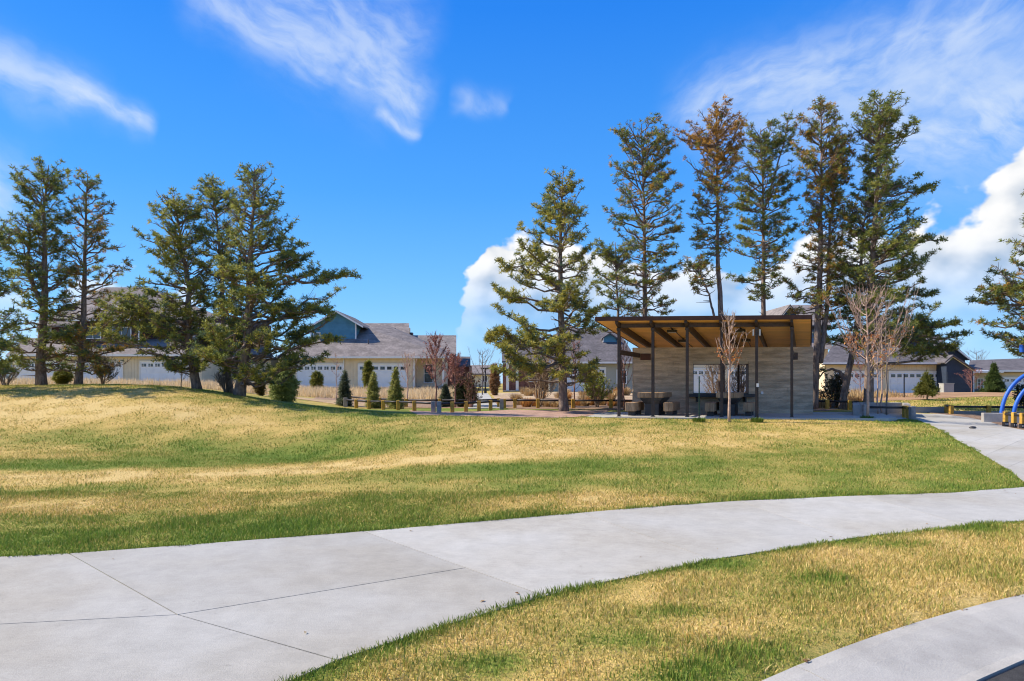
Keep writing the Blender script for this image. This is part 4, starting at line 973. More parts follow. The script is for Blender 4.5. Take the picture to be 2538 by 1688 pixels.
# --- cream house with small gable between the pines
H = House('cream low house with a small gable seen between the trunks of the mound pines', 560, 68)
w = H.box('wall', 500, 672, 886, 968, 0, 9, 'cream', low=.5); H.battens(502, 670, 890, 958, 0, 'cream', w, 9); H.window(530, 545, 905, 930, 0, 1, 2)
r = H.slab('roof', [(494, 886, -.5), (680, 886, -.5), (650, 838, 5), (540, 838, 5)], 'roof', .16); H.box('gutter', 494, 680, 885, 889, -.62, -.5, 'white_trim')
gw = H.face('gable', [(588, 910), (588, 884), (610, 866), (632, 884), (632, 910)], -.9, .88, 'beige'); 
for a, b in (((610, 863), (584, 886)), ((610, 863), (636, 886))): H.face('rake_board', [a, b, (b[0], b[1] + 4), (a[0], a[1] + 4)], -1.0, .09, 'white_trim', gw)
H.groof((610, 863), (584, 886), -1.1, 2, 'roof', .1); H.groof((610, 863), (636, 886), -1.1, 2, 'roof', .1)

# --- grey-roofed house with columned porch
H = House('grey-roofed house with white porch columns and brick behind the rounded pine', 1400, 60)
w = H.box('wall', 1362, 1572, 900, 985, 0, 9, 'grey_wall', low=.4); H.box('wall', 1246, 1362, 900, 985, 2.2, 9, 'brick_red', low=.4)
H.garage(1400, 1500, 912, 972, 0, 6, True); H.window(1530, 1552, 918, 950, 0, 2, 2); H.window(1312, 1330, 915, 945, 2.2, 1, 2); H.box('door', 1338, 1352, 915, 968, 2.1, 2.19, 'porch_dark')
for u in (1258, 1282): H.box('column', u - 3.5, u + 3.5, 900, 975, -.1, .2, 'white_trim', low=.3)
H.box('porch_floor', 1246, 1362, 968, 985, -.3, 2.1, 'stone_grey', low=.4)
H.box('gutter', 1262, 1580, 896.5, 901, -.62, -.5, 'white_trim'); H.box('lamp', 1373, 1376, 913, 919, -.12, -.001, 'porch_dark')
r = H.slab('roof', [(1258, 898, -.5), (1582, 898, -.5), (1530, 813, 6.5), (1402, 813, 6.5)], 'roof_dark', .16)
H.slab('roof_plane', [(1244, 843, 8), (1410, 843, 8), (1410, 895, 2), (1244, 895, 2)], 'roof_dark', .16, r)
for u in (1382, 1420, 1432): H.box('vent', u, u + 5, 828 - (u == 1382) * -3, 832, 4.3, 4.7, 'roof_dark', r)
dm = H.face('dormer', [(1496, 862), (1496, 836), (1512, 826), (1528, 836), (1528, 862)], 3.4, 3, 'blue_siding'); H.box('corner_board', 1494, 1497, 836, 848, 3.3, 3.399, 'white_trim', dm)
H.groof((1512, 824), (1492, 838), 3.1, 6.5, 'roof_dark', .12, dm); H.groof((1512, 824), (1532, 838), 3.1, 6.5, 'roof_dark', .12, dm)

# --- house whose gable peeks over the shelter
H = House('house behind the shelter with a white-edged gable peeking over the roof', 1960, 64)
w = H.box('wall', 1660, 2052, 860, 985, 0, 9, 'cream', low=.4); H.garage(1700, 1790, 915, 974, 0, 6, True); H.garage(1806, 1896, 915, 974, 0, 6, True); H.window(1925, 1950, 905, 945, 0, 2, 2)
r = H.slab('roof', [(1650, 862, -.5), (2064, 862, -.5), (2040, 800, 5), (1680, 800, 5)], 'roof', .16); H.box('gutter', 1650, 2064, 861, 865, -.62, -.5, 'white_trim')
gw = H.face('gable', [(1934, 812), (1934, 790), (1959, 760), (1984, 790), (1984, 812)], 1.2, 6, 'navy')
for a, b in (((1959, 755), (1929, 792)), ((1959, 755), (1989, 792))): H.face('rake_board', [a, b, (b[0], b[1] + 5), (a[0], a[1] + 5)], 1.0, .1, 'white_trim', gw)
H.groof((1959, 754), (1929, 791), 0.9, 8, 'roof', .12); H.groof((1959, 754), (1989, 791), 0.9, 8, 'roof', .12); H.slab('roof_plane', [(1962, 756, 8), (2040, 756, 8), (2060, 805, 3), (1975, 805, 3)], 'roof', .14)

# --- navy gabled house
H = House('navy gabled house with a long row of garage windows beyond the berm', 2250, 58)
w = H.box('wall', 2044, 2388, 900, 992, 0, 9, 'beige', low=.4); H.battens(2186, 2386, 904, 918, 0, 'beige', w, 6); H.garage(2206, 2332, 922, 984, 0, 8); H.garage(2070, 2180, 922, 984, 0, 7)
H.box('gutter', 2040, 2350, 898, 902.5, -.62, -.5, 'white_trim'); H.box('corner_board', 2334, 2337, 904, 984, -.06, -.001, 'white_trim')
r = H.slab('roof', [(2036, 900, -.5), (2360, 900, -.5), (2330, 830, 5), (2080, 830, 5)], 'roof_dark', .16)
gw = H.face('gable', [(2240, 862), (2278, 832), (2318, 862)], 1.5, 4, 'navy'); H.groof((2278, 828), (2234, 864), 1.2, 7, 'roof_dark', .14); H.groof((2278, 828), (2324, 864), 1.2, 7, 'roof_dark', .14)
g2 = H.face('gable', [(2346, 980), (2346, 900), (2363, 884), (2400, 912), (2412, 921), (2412, 980)], -1.4, 1.38, 'navy')
H.laps(lambda v: (2348, 2410), 922, 978, -1.4, 'navy', g2, 7)
for a, b in (((2363, 880), (2344, 897)), ((2363, 880), (2418, 917))): H.face('rake_board', [a, b, (b[0], b[1] + 5), (a[0], a[1] + 5)], -1.55, .14, 'white_trim', g2)
H.groof((2363, 879), (2419, 916), -1.7, 5, 'roof_dark', .13); H.groof((2363, 879), (2343, 896), -1.7, 5, 'roof_dark', .13)
g3 = H.face('gable', [(2330, 900), (2362, 858), (2392, 886), (2392, 905)], 3.0, 4, 'navy'); H.groof((2362, 852), (2406, 889), 2.6, 8, 'roof_dark', .13); H.groof((2362, 852), (2322, 902), 2.6, 8, 'roof_dark', .13)
H.face('rake_board', [(2362, 854), (2407, 890), (2407, 894), (2362, 858)], 2.45, .14, 'white_trim', g3)
# --- low house at the end
H = House('low beige house with charcoal roof and white garage behind the green cedar', 2470, 60)
w = H.box('wall', 2412, 2640, 918, 992, 0, 8, 'beige', low=.4); H.window(2424, 2436, 940, 964, 0, 2, 3); H.garage(2488, 2580, 936, 982, 0, 6, True); H.box('column', 2411, 2415, 920, 982, -2.0, -1.8, 'white_trim', low=.2); H.box('stone_base', 2412, 2486, 964, 990, -.12, -.001, 'stone_grey', low=.3)
H.box('gutter', 2404, 2650, 917, 921.5, -.62, -.5, 'white_trim'); r = H.slab('roof', [(2398, 919, -.5), (2655, 919, -.5), (2640, 884, 5), (2404, 893, 5)], 'roof_dark', .16); H.box('porch_beam', 2404, 2488, 919.5, 924, -2.2, -.63, 'white_trim')
# --- things by the houses
def yard_box(label, u, D, w_, h_, mat):
    p = ground_pt(u, D); root = thing('utility_box', label, 'utility box', p); MB().bevbox(p[0] - w_ / 2, p[0] + w_ / 2, p[1], p[1] + .6, p[2] - .05, p[2] + h_, .03).build('cabinet', MT[mat], root); MB().bevbox(p[0] - w_ / 2 - .03, p[0] + w_ / 2 + .03, p[1] - .03, p[1] + .63, p[2] + h_ + .001, p[2] + h_ + .05, .01).build('lid', MT[mat], root)
yard_box('pale green utility cabinet between the garage and the navy gable', 2352, 52, .8, .75, 'grey_wall')
def lamp_post(label, u, D, h):
    p = ground_pt(u, D); root = thing('lamp_post', label, 'lamp post', p); MB().tube([p - [0, 0, .1], p + [0, 0, h]], .06, 8).build('pole', MT['rail_black'], root, True); MB().tube([p + [0, 0, -.02], p + [0, 0, .35]], .11, 8).build('base', MT['rail_black'], root); MB().bevbox(p[0] - .35, p[0] + .35, p[1] - .2, p[1] + .2, p[2] + h, p[2] + h + .12, .03).build('lamp_head', MT['rail_black'], root)
lamp_post('small black lamp post at the far end of the garden path', 1203, 53, 1.9)
# far screen of roofs beyond the gap
H = House('small distant tan house at the end of the garden path', 1178, 110); H.box('wall', 1140, 1232, 925, 960, 0, 10, 'cream', low=.5); H.slab('roof', [(1134, 926, -.6), (1238, 926, -.6), (1225, 905, 5), (1148, 905, 5)], 'roof', .2); H.window(1160, 1172, 932, 946, 0, 2, 1); H.window(1195, 1207, 932, 946, 0, 2, 1)

# ------------------------------------------------------------------ pines
def rot_to(dirs, rng):
    """orthonormal frames whose third axis is dirs (n,3), spun at random"""
    d = dirs / (np.linalg.norm(dirs, axis=1, keepdims=True) + 1e-9)
    up = np.where(np.abs(d[:, 2:3]) > .9, np.array([[1.0, 0, 0]]), np.array([[0, 0, 1.0]]))
    a = np.cross(up, d); a /= np.linalg.norm(a, axis=1, keepdims=True) + 1e-9; b = np.cross(d, a)
    t = rng.uniform(0, 2 * np.pi, len(d))[:, None]
    return np.stack([a * np.cos(t) + b * np.sin(t), b * np.cos(t) - a * np.sin(t), d], 2)
def tuft_template(rng, n, wid, spread=1.0):
    """n needle blades fanned round +z, unit length"""
    V = []
    for i in range(n):
        th = rng.uniform(0, 2 * np.pi); ph = math.acos(1 - rng.uniform(0, 1) * (1 - math.cos(1.95 * spread)))
        d = np.array([math.sin(ph) * math.cos(th), math.sin(ph) * math.sin(th), math.cos(ph)]); L = rng.uniform(.7, 1.1)
        s = np.cross(d, rng.normal(size=3)); s /= np.linalg.norm(s); w = wid * rng.uniform(.7, 1.3)
        c = d * .06
        V += [c, c + d * L * .62 + s * w * .5, d * L] if i % 2 else [c - s * w * .4, c + s * w * .4, d * L]
    return np.array(V)
_trng = np.random.default_rng(77)
TUFTS = [tuft_template(_trng, 17, .25) for _ in range(6)]
TUFTS_S = [tuft_template(_trng, 12, .24) for _ in range(6)]
def tufts(name, pos, dirs, size, colr, mat, parent, rng, temps=TUFTS):
    n = len(pos); Fr = rot_to(dirs, rng); k = rng.integers(0, len(temps), n); nv = len(temps[0])
    T = np.stack(temps)[k]                                            # n,nv,3
    V = np.einsum('nij,nvj->nvi', Fr, T) * size[:, None, None] + pos[:, None]
    Fc = np.arange(n * nv).reshape(-1, 3)
    c = np.repeat(np.clip(colr, 0.004, 1), nv // 3, 0) * rng.uniform(.72, 1.22, (n * nv // 3, 1))
    return mesh_obj(name, V.reshape(-1, 3), Fc, mat, parent, attrs={'tone': ('FACE', 'FLOAT_COLOR', np.c_[c, np.ones(len(c))])})

GREEN = np.array((.19, .235, .060)); YELLOW = np.array((.47, .415, .085)); BROWN = np.array((.52, .30, .070)); BLUEG = np.array((.11, .165, .085))
def pine(label, D, stems, seed, dens=1.0, brown=0.0, browntop=0.0, yellow=.35, tsize=.168, stubs=3, sparse=0.14, minz=0.7):
    """stems: list of (trunk pixels foot to tip, foot radius, [(row, reach left, reach right)])"""
    rng = np.random.default_rng(seed); s = D / F
    u0, v0 = stems[0][0][0]; foot = ground_pt(u0, D)
    root = thing('pine_tree', label, 'pine tree', foot, 'tall pines of the park')
    tb, tw, tp, td, ts, tcx = [], [], [], [], [], []
    tr = MB(); twp, twr, brp, brr = [], [], [], []
    zmax = max(P(*st[0][-1], D)[2] for st in stems)
    for si, (path, r0, prof) in enumerate(stems):
        pts = np.array([P(u, v, D) for u, v in path]); yoff = rng.normal(0, .06 * D / 25, len(pts)).cumsum() * .5; yoff[0] = 0
        pts[:, 1] += yoff + (0 if si == 0 else rng.normal(0, .15))
        if si == 0: pts[0, 2] = foot[2] - .15
        c = resample(pts, 26); c[2:-2, :2] += rng.normal(0, .012, (22, 2)); L = len(c)
        t = np.linspace(0, 1, L); rad = r0 * .9 * (1 - t) ** 1.0 + .014; rad[:2] *= (1.22, 1.08) if si == 0 else (1, 1)
        tr.tube(c, rad, 10)
        zt = c[:, 2]
        def on_trunk(z): return np.array([np.interp(z, zt, c[:, 0]), np.interp(z, zt, c[:, 1]), z])
        rows = np.array([CZ - (v - HV) * s for v, _, _ in prof])[::-1]; wk = 1.14 if D >= 28.5 else 1.06; Ls = np.array([l for _, l, _ in prof])[::-1] * s * wk; Rs = np.array([r for _, _, r in prof])[::-1] * s * wk
        if si == 0: Ls[-1] *= 1.7; Rs[-1] *= 1.7; Ls[-2] *= 1.15; Rs[-2] *= 1.15       # blunt, rounded tops
        zl, zh = rows[0], rows[-1]
        nb = int((zh - zl) / .08 * dens); ntop = 10 if si == 0 else 3
        for k in range(nb + ntop):
            zz = zl + (zh - zl) * ((k + rng.uniform(-.4, .4)) / max(1, nb - 1)) ** 1.12 if k else zl
            if k >= nb: zz = zh - (zh - zl) * rng.uniform(0, .14)
            zz = min(max(zz, zl), zh); h = (zz - zl) / (zh - zl)
            azm = k * 2.39996 + rng.normal(0, .35)
            eL, eR = np.interp(zz, rows, Ls), np.interp(zz, rows, Rs); dpt = min((eL + eR) / 2, max(eL, eR) * .85)
            e = eR if math.cos(azm) > 0 else eL
            ln = 1 / math.sqrt((math.cos(azm) / max(e, .1)) ** 2 + (math.sin(azm) / max(dpt, .1)) ** 2) * (rng.uniform(.74, 1.06) if rng.random() < .62 else rng.uniform(.35, .74))
            dead = rng.random() < sparse * (1.4 - h)
            if dead: ln = min(ln * .5, .9)
            ang = R(2 + 46 * h ** 1.5 + rng.normal(0, 13)) if zh - zl > 1 else R(30)
            tz = on_trunk(max(zz - ln * math.tan(ang) * .75 - .05, float(zt[0]) + minz))
            tip = np.array([tz[0] + math.cos(azm) * ln, tz[1] + math.sin(azm) * ln, zz])
            q = np.linspace(0, 1, 7)[:, None]; sag = rng.uniform(-.10, .16) * ln
            br = tz[None] * (1 - q) + tip[None] * q
            br[:, 2] += -sag * np.sin(np.pi * q[:, 0] ** .8) * (1 if h < .6 else .3) + .10 * ln * q[:, 0] ** 3 * (h < .75)
            br[1:-1] += rng.normal(0, .028 * ln + .006, (5, 3))
            brp.append(br); brr.append((.010 + .017 * ln) * (1 - q[:, 0]) ** .8 + .006)
            if dead: continue             # dead, bare limb
            full = rng.uniform(.5, 1.2)
            nt = max(3, int(ln / .095 * full))
            bare_in = .42 if h < .6 else .25
            for j in range(nt):
                f = bare_in + (1 - bare_in) * (j + rng.random()) / nt
                i0 = min(int(f * 6), 5); ff = f * 6 - i0; o = br[i0] * (1 - ff) + br[i0 + 1] * ff
                dr = br[i0 + 1] - br[i0]; dr /= np.linalg.norm(dr) + 1e-9
                sd_ = np.cross(dr, (0, 0, 1.0)); sd_ /= np.linalg.norm(sd_) + 1e-9
                sg = 1 if j % 2 else -1
                tl = min(max(.30 * ln * (1.15 - f) + .16, .18), .85) * rng.uniform(.7, 1.2)
                vd = dr * rng.uniform(.45, 1.0) + sd_ * sg * rng.uniform(.3, .9) + np.array([0, 0, rng.uniform(-.05, .5)]); vd /= np.linalg.norm(vd)
                en = o + vd * tl; md = (o + en) / 2 + np.array([0, 0, -.03 * tl])
                twp.append(np.stack([o, md, en])); twr.append((.011, .008, .005))
                ntf = max(2, int(tl / .10))
                for m_ in range(ntf):
                    g_ = 1 - m_ / max(ntf, 1) * .62
                    tp.append(o * (1 - g_) + en * g_ + rng.normal(0, .035, 3)); td.append(vd * .55 + np.array([0, 0, .6]) + rng.normal(0, .3, 3)); ts.append(tsize * rng.uniform(.6, 1.2))
                    tcx.append((full, zz))
            tp.append(br[-1]); td.append(br[-1] - br[-2] + np.array([0, 0, .2])); ts.append(tsize); tcx.append((full, zz))
        for k in range(stubs):                                             # broken stubs on the bare trunk
            z0 = float(zt[0]) + (max(zl, zt[0] + 1.2) - zt[0]) * rng.uniform(.35, 1); o = on_trunk(z0); a = rng.uniform(0, 6.28); l = rng.uniform(.2, .7)
            brp.append(o[None] + np.linspace(0, 1, 7)[:, None] * np.array([math.cos(a) * l, math.sin(a) * l, rng.uniform(-.1, .25)])[None]); brr.append(np.linspace(.025, .006, 7))
    tr.build('trunk', MT['bark'], root, True)
    V1, F1 = tube_arrays(np.stack(brp), np.stack(brr), 5); V2, F2 = tube_arrays(np.stack(twp), np.array(twr), 3)
    mesh_obj('limbs', np.concatenate([V1, V2]), np.concatenate([F1, F2 + len(V1)]), MT['bark'], root, True)['kind'] = 'stuff'
    tp, td, ts = np.array(tp), np.array(td), np.array(ts); tcx = np.array(tcx)
    ph = rng.uniform(0, 6.28, 6); X_, Y_, Z_ = tp[:, 0], tp[:, 1], tp[:, 2]                # clumps and gaps through the crown
    gap = np.sin(3.1 * X_ + ph[0] + 1.3 * np.sin(2.2 * Z_ + ph[1])) + np.sin(3.4 * Y_ + ph[2] + np.sin(2.9 * X_ + ph[3])) + np.sin(5.2 * Z_ + ph[4] + 1.2 * np.sin(2.4 * X_ + ph[5]))
    keep = (gap > -.62 + rng.normal(0, .35, len(tp))) | (rng.random(len(tp)) < .12)
    tp, td, ts, tcx = tp[keep], td[keep], ts[keep], tcx[keep]; n = len(tp)
    y = np.clip(rng.normal(yellow, .22, n) + .25 * (tcx[:, 0] - .9), 0, 1)[:, None]
    c = GREEN * (1 - y) + YELLOW * y
    bl = (rng.random(n) < .22)[:, None]; c = np.where(bl, BLUEG, c)
    hrel = np.clip((tcx[:, 1] - (zmax - 4.5)) / 3.5, 0, 1)
    pb = brown + browntop * hrel
    isb = (rng.random(n) < pb)[:, None]; c = np.where(isb, BROWN * rng.uniform(.45, 1.25, (n, 1)), c)
    tufts('crown', tp, td, ts, c, MT['needles'], root, rng)['kind'] = 'stuff'
    return root

pine('slender green pine with a forked limb on its sunny side, at the mound edge', 27,
     [([(103, 965), (98, 900), (103, 800), (110, 740), (108, 640), (107, 520), (118, 408)], .20, [(408, 45, 25), (450, 58, 40), (500, 55, 60), (560, 60, 70), (620, 60, 60), (690, 60, 75), (750, 60, 60), (810, 60, 100), (870, 70, 130), (925, 80, 90)]),
      ([(104, 760), (78, 705), (63, 660), (68, 600), (64, 545)], .10, [(530, 45, 25), (570, 65, 45), (620, 65, 35), (680, 55, 30), (730, 60, 20)])], 11, dens=1.35, yellow=.25)
pine('thin half-bare pine with brown-tinged tufts, standing between two fuller pines on the mound', 27.6,
     [([(193, 962), (203, 860), (207, 720), (208, 600), (208, 500), (214, 428)], .15, [(428, 10, 12), (480, 36, 35), (530, 48, 75), (560, 55, 95), (620, 60, 98), (680, 55, 118), (725, 60, 108), (790, 55, 80), (850, 60, 135), (890, 70, 130), (930, 60, 80)])], 12, dens=1.05, brown=.38, yellow=.15, tsize=.15, sparse=.3)
pine('crooked pine with long low limbs reaching across the maroon house', 26,
     [([(490, 973), (480, 910), (470, 860), (462, 780), (470, 722), (456, 650), (440, 560), (424, 478)], .18, [(478, 22, 45), (525, 60, 60), (560, 90, 60), (610, 115, 60), (660, 95, 60), (720, 105, 55), (765, 205, 60), (830, 190, 50), (880, 180, 45), (920, 120, 40)]),
      ([(462, 805), (410, 785), (350, 765), (300, 740)], .07, [(735, 45, 40), (770, 70, 80), (810, 85, 110), (850, 70, 90)])], 13, dens=1.6, yellow=.4)
pine('narrow pine with a thin trunk, squeezed between the crooked pine and the broadest pine', 26.6,
     [([(573, 978), (560, 900), (555, 800), (553, 680), (545, 580), (528, 450)], .14, [(448, 18, 20), (500, 50, 45), (560, 70, 50), (640, 65, 60), (720, 50, 45), (800, 50, 45), (890, 60, 50)])], 14, dens=1.2, yellow=.45)
pine('broadest pine of the mound, its low limbs sweeping towards the blue gable', 25,
     [([(592, 982), (602, 930), (612, 860), (620, 760), (622, 640), (628, 540), (633, 416)], .22, [(414, 14, 18), (445, 48, 55), (490, 55, 82), (540, 60, 98), (600, 60, 118), (640, 60, 138), (685, 60, 185), (725, 65, 250), (765, 70, 262), (815, 60, 225), (860, 75, 235), (905, 90, 240), (935, 60, 175)])], 15, dens=1.7, yellow=.4)
pine('bushy dark pine with foliage down to the ground, at the end of the mound', 24,
     [([(-62, 966), (-58, 800), (-52, 660), (-50, 540)], .18, [(535, 35, 45), (600, 70, 70), (680, 90, 70), (750, 90, 78), (820, 90, 112), (880, 90, 112), (930, 90, 80)])], 16, dens=1.5, yellow=.2)
pine('full rounded pine with clean straight trunk in front of the grey-roofed house', 28,
     [([(1398, 998), (1394, 930), (1392, 840), (1390, 740), (1388, 650), (1390, 560), (1395, 428)], .21, [(425, 14, 18), (460, 48, 48), (495, 65, 75), (530, 92, 70), (565, 70, 80), (605, 132, 82), (645, 120, 80), (700, 172, 65), (750, 180, 70), (785, 185, 95), (840, 185, 95), (890, 190, 60), (925, 190, 120), (945, 180, 100)])], 17, dens=1.3, yellow=.75, tsize=.19)
pine('tall open pine with thin twiggy limbs rising behind the low end of the shelter roof', 32,
     [([(1598, 1006), (1598, 800), (1597, 650), (1595, 500), (1590, 308)], .17, [(305, 38, 45), (350, 55, 60), (400, 78, 72), (470, 80, 88), (540, 85, 100), (590, 70, 92), (640, 75, 72), (690, 90, 72), (740, 80, 60), (780, 70, 60)])], 18, dens=1.15, brown=.18, yellow=.25, tsize=.16)
pine('short bushy pine filling in beside the tall open pine behind the shelter', 30.5,
     [([(1538, 1008), (1536, 850), (1530, 720), (1525, 600)], .12, [(600, 30, 30), (640, 65, 32), (700, 80, 45), (760, 68, 50), (820, 50, 40)])], 19, dens=.95, yellow=.35)
pine('tall pine with a golden brown top behind the middle of the shelter', 31,
     [([(1790, 1008), (1787, 780), (1780, 620), (1780, 480), (1778, 278)], .18, [(275, 30, 38), (315, 78, 55), (360, 98, 68), (420, 95, 60), (470, 85, 45), (520, 60, 28), (560, 62, 28), (610, 55, 30), (640, 50, 24)]),
      ([(1768, 790), (1755, 730), (1738, 690), (1720, 655)], .05, [(640, 50, 40), (680, 50, 40), (720, 70, 30)])], 20, dens=1.3, brown=.22, browntop=.75, yellow=.4, tsize=.16)
pine('tall blue-green pine with a side spire, behind the shelter next to the golden-topped pine', 33,
     [([(1893, 1010), (1893, 760), (1892, 620), (1893, 500), (1886, 318)], .16, [(315, 30, 25), (350, 48, 50), (400, 65, 65), (450, 85, 75), (500, 85, 60), (555, 95, 55), (600, 80, 80), (650, 55, 60), (710, 80, 35), (740, 60, 25)]),
      ([(1895, 520), (1920, 430), (1940, 360), (1952, 292)], .05, [(290, 10, 12), (330, 22, 20), (380, 30, 25)])], 21, dens=1.25, yellow=.15, brown=.06)
pine('twin-stemmed bronze-tinged pine behind the high end of the shelter roof', 30,
     [([(2016, 1006), (2022, 850), (2028, 700), (2030, 560), (2034, 450), (2030, 258)], .19, [(256, 12, 16), (300, 42, 42), (350, 62, 70), (400, 62, 76), (460, 62, 55), (520, 45, 50), (600, 40, 40), (680, 80, 45), (730, 88, 50), (790, 60, 50)]),
      ([(2030, 900), (2046, 760), (2050, 600), (2062, 450), (2080, 340)], .11, [(335, 35, 35), (400, 40, 45), (470, 40, 45), (560, 35, 40), (700, 30, 60), (760, 30, 70)])], 22, dens=1.25, brown=.42, yellow=.35)
pine('tallest dark green pine with long low limbs over the park path', 29,
     [([(2152, 1006), (2156, 850), (2161, 700), (2166, 560), (2175, 400), (2178, 238)], .21, [(236, 14, 22), (268, 48, 70), (315, 52, 80), (360, 50, 75), (415, 40, 45), (445, 35, 118), (480, 45, 132), (530, 45, 98), (585, 60, 108), (640, 85, 148), (700, 60, 128), (745, 60, 180), (790, 50, 195), (835, 45, 215), (880, 45, 190)])], 23, dens=1.8, yellow=.25)
pine('leaning forked pine with a pale bent trunk beside the tallest pine', 30,
     [([(2086, 1004), (2100, 945), (2112, 880), (2124, 800), (2128, 700), (2138, 600), (2146, 500)], .17, [(480, 25, 20), (540, 55, 25), (600, 60, 30), (660, 70, 30), (740, 60, 30), (800, 70, 60), (850, 70, 70)]),
      ([(2098, 950), (2088, 922), (2066, 914), (2045, 922), (2030, 945)], .09, [(918, 20, 10), (932, 30, 10)])], 24, dens=1.1, yellow=.4, brown=.1)
pine('big dark pine beyond the blue play arches with limbs hanging over them', 26,
     [([(2600, 1012), (2598, 800), (2594, 600), (2590, 452)], .22, [(450, 25, 40), (520, 50, 60), (575, 62, 80), (640, 90, 100), (690, 170, 120), (750, 150, 140), (800, 140, 150), (850, 165, 150), (880, 110, 120)])], 25, dens=1.6, yellow=.2, brown=.12)

# ------------------------------------------------------------------ leafless trees and shrubs
def bare_tree(label, u, D, top_v, spread, seed, bark, clear=.35, leaf=None, nleaf=0, leaf_zone=(.0, .6), n1=9, multi=1, r0=.04, name='bare_tree', cat='tree', up=.62, twig=1.0, lsize=.05, lean=0.0, group=None):
    rng = np.random.default_rng(seed); foot = ground_pt(u, D); H = (CZ - (top_v - HV) / F * D) - foot[2]; sp_m = spread / F * D
    root = thing(name, label, cat, foot, group)
    tr = MB(); P1, R1, P2, R2, ends = [], [], [], [], []
    stems = []
    for s_ in range(multi):
        a = rng.uniform(0, 6.28); k = 0 if multi == 1 else rng.uniform(.25, .8) * sp_m * .6
        tip = foot + np.array([math.cos(a) * k + lean * H, math.sin(a) * k, H * (1 if multi == 1 else rng.uniform(.7, 1))])
        b = foot + np.array([math.cos(a) * k * .12, math.sin(a) * k * .12, -.06])
        q = np.linspace(0, 1, 9)[:, None]; c = b * (1 - q) + tip * q; c[1:-1] += rng.normal(0, .012 * H / 2, (7, 3)) * [1, 1, 0]
        tr.tube(c, r0 * (1 - q[:, 0]) ** .7 + .005, 7); stems.append(c)
    for c in stems:
        for k in range(n1):
            f = clear + (1 - clear) * (k + rng.random() * .8) / n1 * .96
            i0 = min(int(f * 8), 7); o = c[i0] + (c[i0 + 1] - c[i0]) * (f * 8 - i0)
            a = k * 2.4 + rng.normal(0, .4); hf = (f - clear) / (1 - clear)
            ln = sp_m * (1.05 - .72 * hf) * rng.uniform(.8, 1.12) * (1 if multi == 1 else .55)
            rise = ln * up * rng.uniform(.9, 1.7) + .1
            e = o + np.array([math.cos(a) * ln, math.sin(a) * ln, min(rise, foot[2] + H * 1.0 - o[2])])
            q = np.linspace(0, 1, 6)[:, None]; br = o * (1 - q) + e * q; br[:, 2] -= .18 * rise * np.sin(np.pi * q[:, 0]); br[1:-1] += rng.normal(0, .03 * ln, (4, 3))
            P1.append(br); R1.append(r0 * .24 * (1 - q[:, 0]) ** .8 + .004)
            for j in range(int((7 + 8 * ln) * twig)):
                ff = rng.uniform(.25, 1); i1 = min(int(ff * 5), 4); oo = br[i1] + (br[i1 + 1] - br[i1]) * (ff * 5 - i1)
                d = (br[-1] - br[0]) / (ln + 1e-6) * .5 + rng.normal(0, .45, 3) + [0, 0, .55]; d /= np.linalg.norm(d); tl = rng.uniform(.18, .45) * (ln + .5) * .7
                ee = oo + d * tl; P2.append(np.stack([oo, (oo + ee) / 2 + rng.normal(0, .02, 3), ee])); R2.append((.008, .006, .003))
                ends.append((oo, ee))
    tr.build('trunk', MT[bark], root, True)
    V1, F1 = tube_arrays(np.stack(P1), np.stack(R1), 5); V2, F2 = tube_arrays(np.stack(P2), np.array(R2), 3)
    mesh_obj('branches', np.concatenate([V1, V2]), np.concatenate([F1, F2 + len(V1)]), MT[bark], root, True)['kind'] = 'stuff'
    if nleaf:
        zlo, zhi = foot[2] + H * (clear + (1 - clear) * leaf_zone[0]), foot[2] + H * (clear + (1 - clear) * leaf_zone[1])
        cand = [e for e in ends if zlo <= (e[0][2] + e[1][2]) / 2 <= zhi] or ends
        k = rng.integers(0, len(cand), nleaf); f = rng.uniform(.2, 1, nleaf)[:, None]
        A = np.array([cand[i][0] for i in k]); B = np.array([cand[i][1] for i in k]); p = A * (1 - f) + B * f + rng.normal(0, .03, (nleaf, 3))
        leaf_cards('leaves', p, lsize, leaf, root, rng)['kind'] = 'stuff'
    return root
def leaf_cards(name, p, size, colr, parent, rng, dirs=None):
    n = len(p); Fr = rot_to(rng.normal(size=(n, 3)) if dirs is None else dirs, rng)
    T = np.array([(-.32, 0, 0), (0, -.5, .08), (.32, 0, 0), (0, .55, .06)]); sz = size * rng.uniform(.6, 1.35, n)
    V = np.einsum('nij,vj->nvi', Fr, T) * sz[:, None, None] + p[:, None]
    pal = np.array(colr).reshape(-1, 3); c = pal[rng.integers(0, len(pal), n)] * rng.uniform(.7, 1.25, (n, 1))
    return mesh_obj(name, V.reshape(-1, 3), np.arange(4 * n).reshape(-1, 4), MT['leaves'], parent, attrs={'tone': ('FACE', 'FLOAT_COLOR', np.c_[c, np.ones(n)])})
ORANGE = [(.50, .20, .06), (.40, .14, .05), (.58, .30, .10)]
PINKB = [(.40, .17, .15), (.33, .13, .11), (.46, .25, .20)]
bare_tree('young tree with pale trunk and dry orange leaves planted in front of the shelter', 1807, 22.4, 775, 42, 31, 'bark_young', clear=.42, leaf=ORANGE, nleaf=200, leaf_zone=(-.02, .42), n1=15, r0=.045, up=1.25, lsize=.075, name='young_tree')
bare_tree('wide bare young tree with pale trunk and orange leaf remnants beside the planter', 2150, 23.3, 715, 98, 32, 'bark_young', clear=.30, leaf=ORANGE, nleaf=420, leaf_zone=(-.02, .5), n1=26, r0=.046, up=1.15, lsize=.075, name='young_tree', twig=1.2)
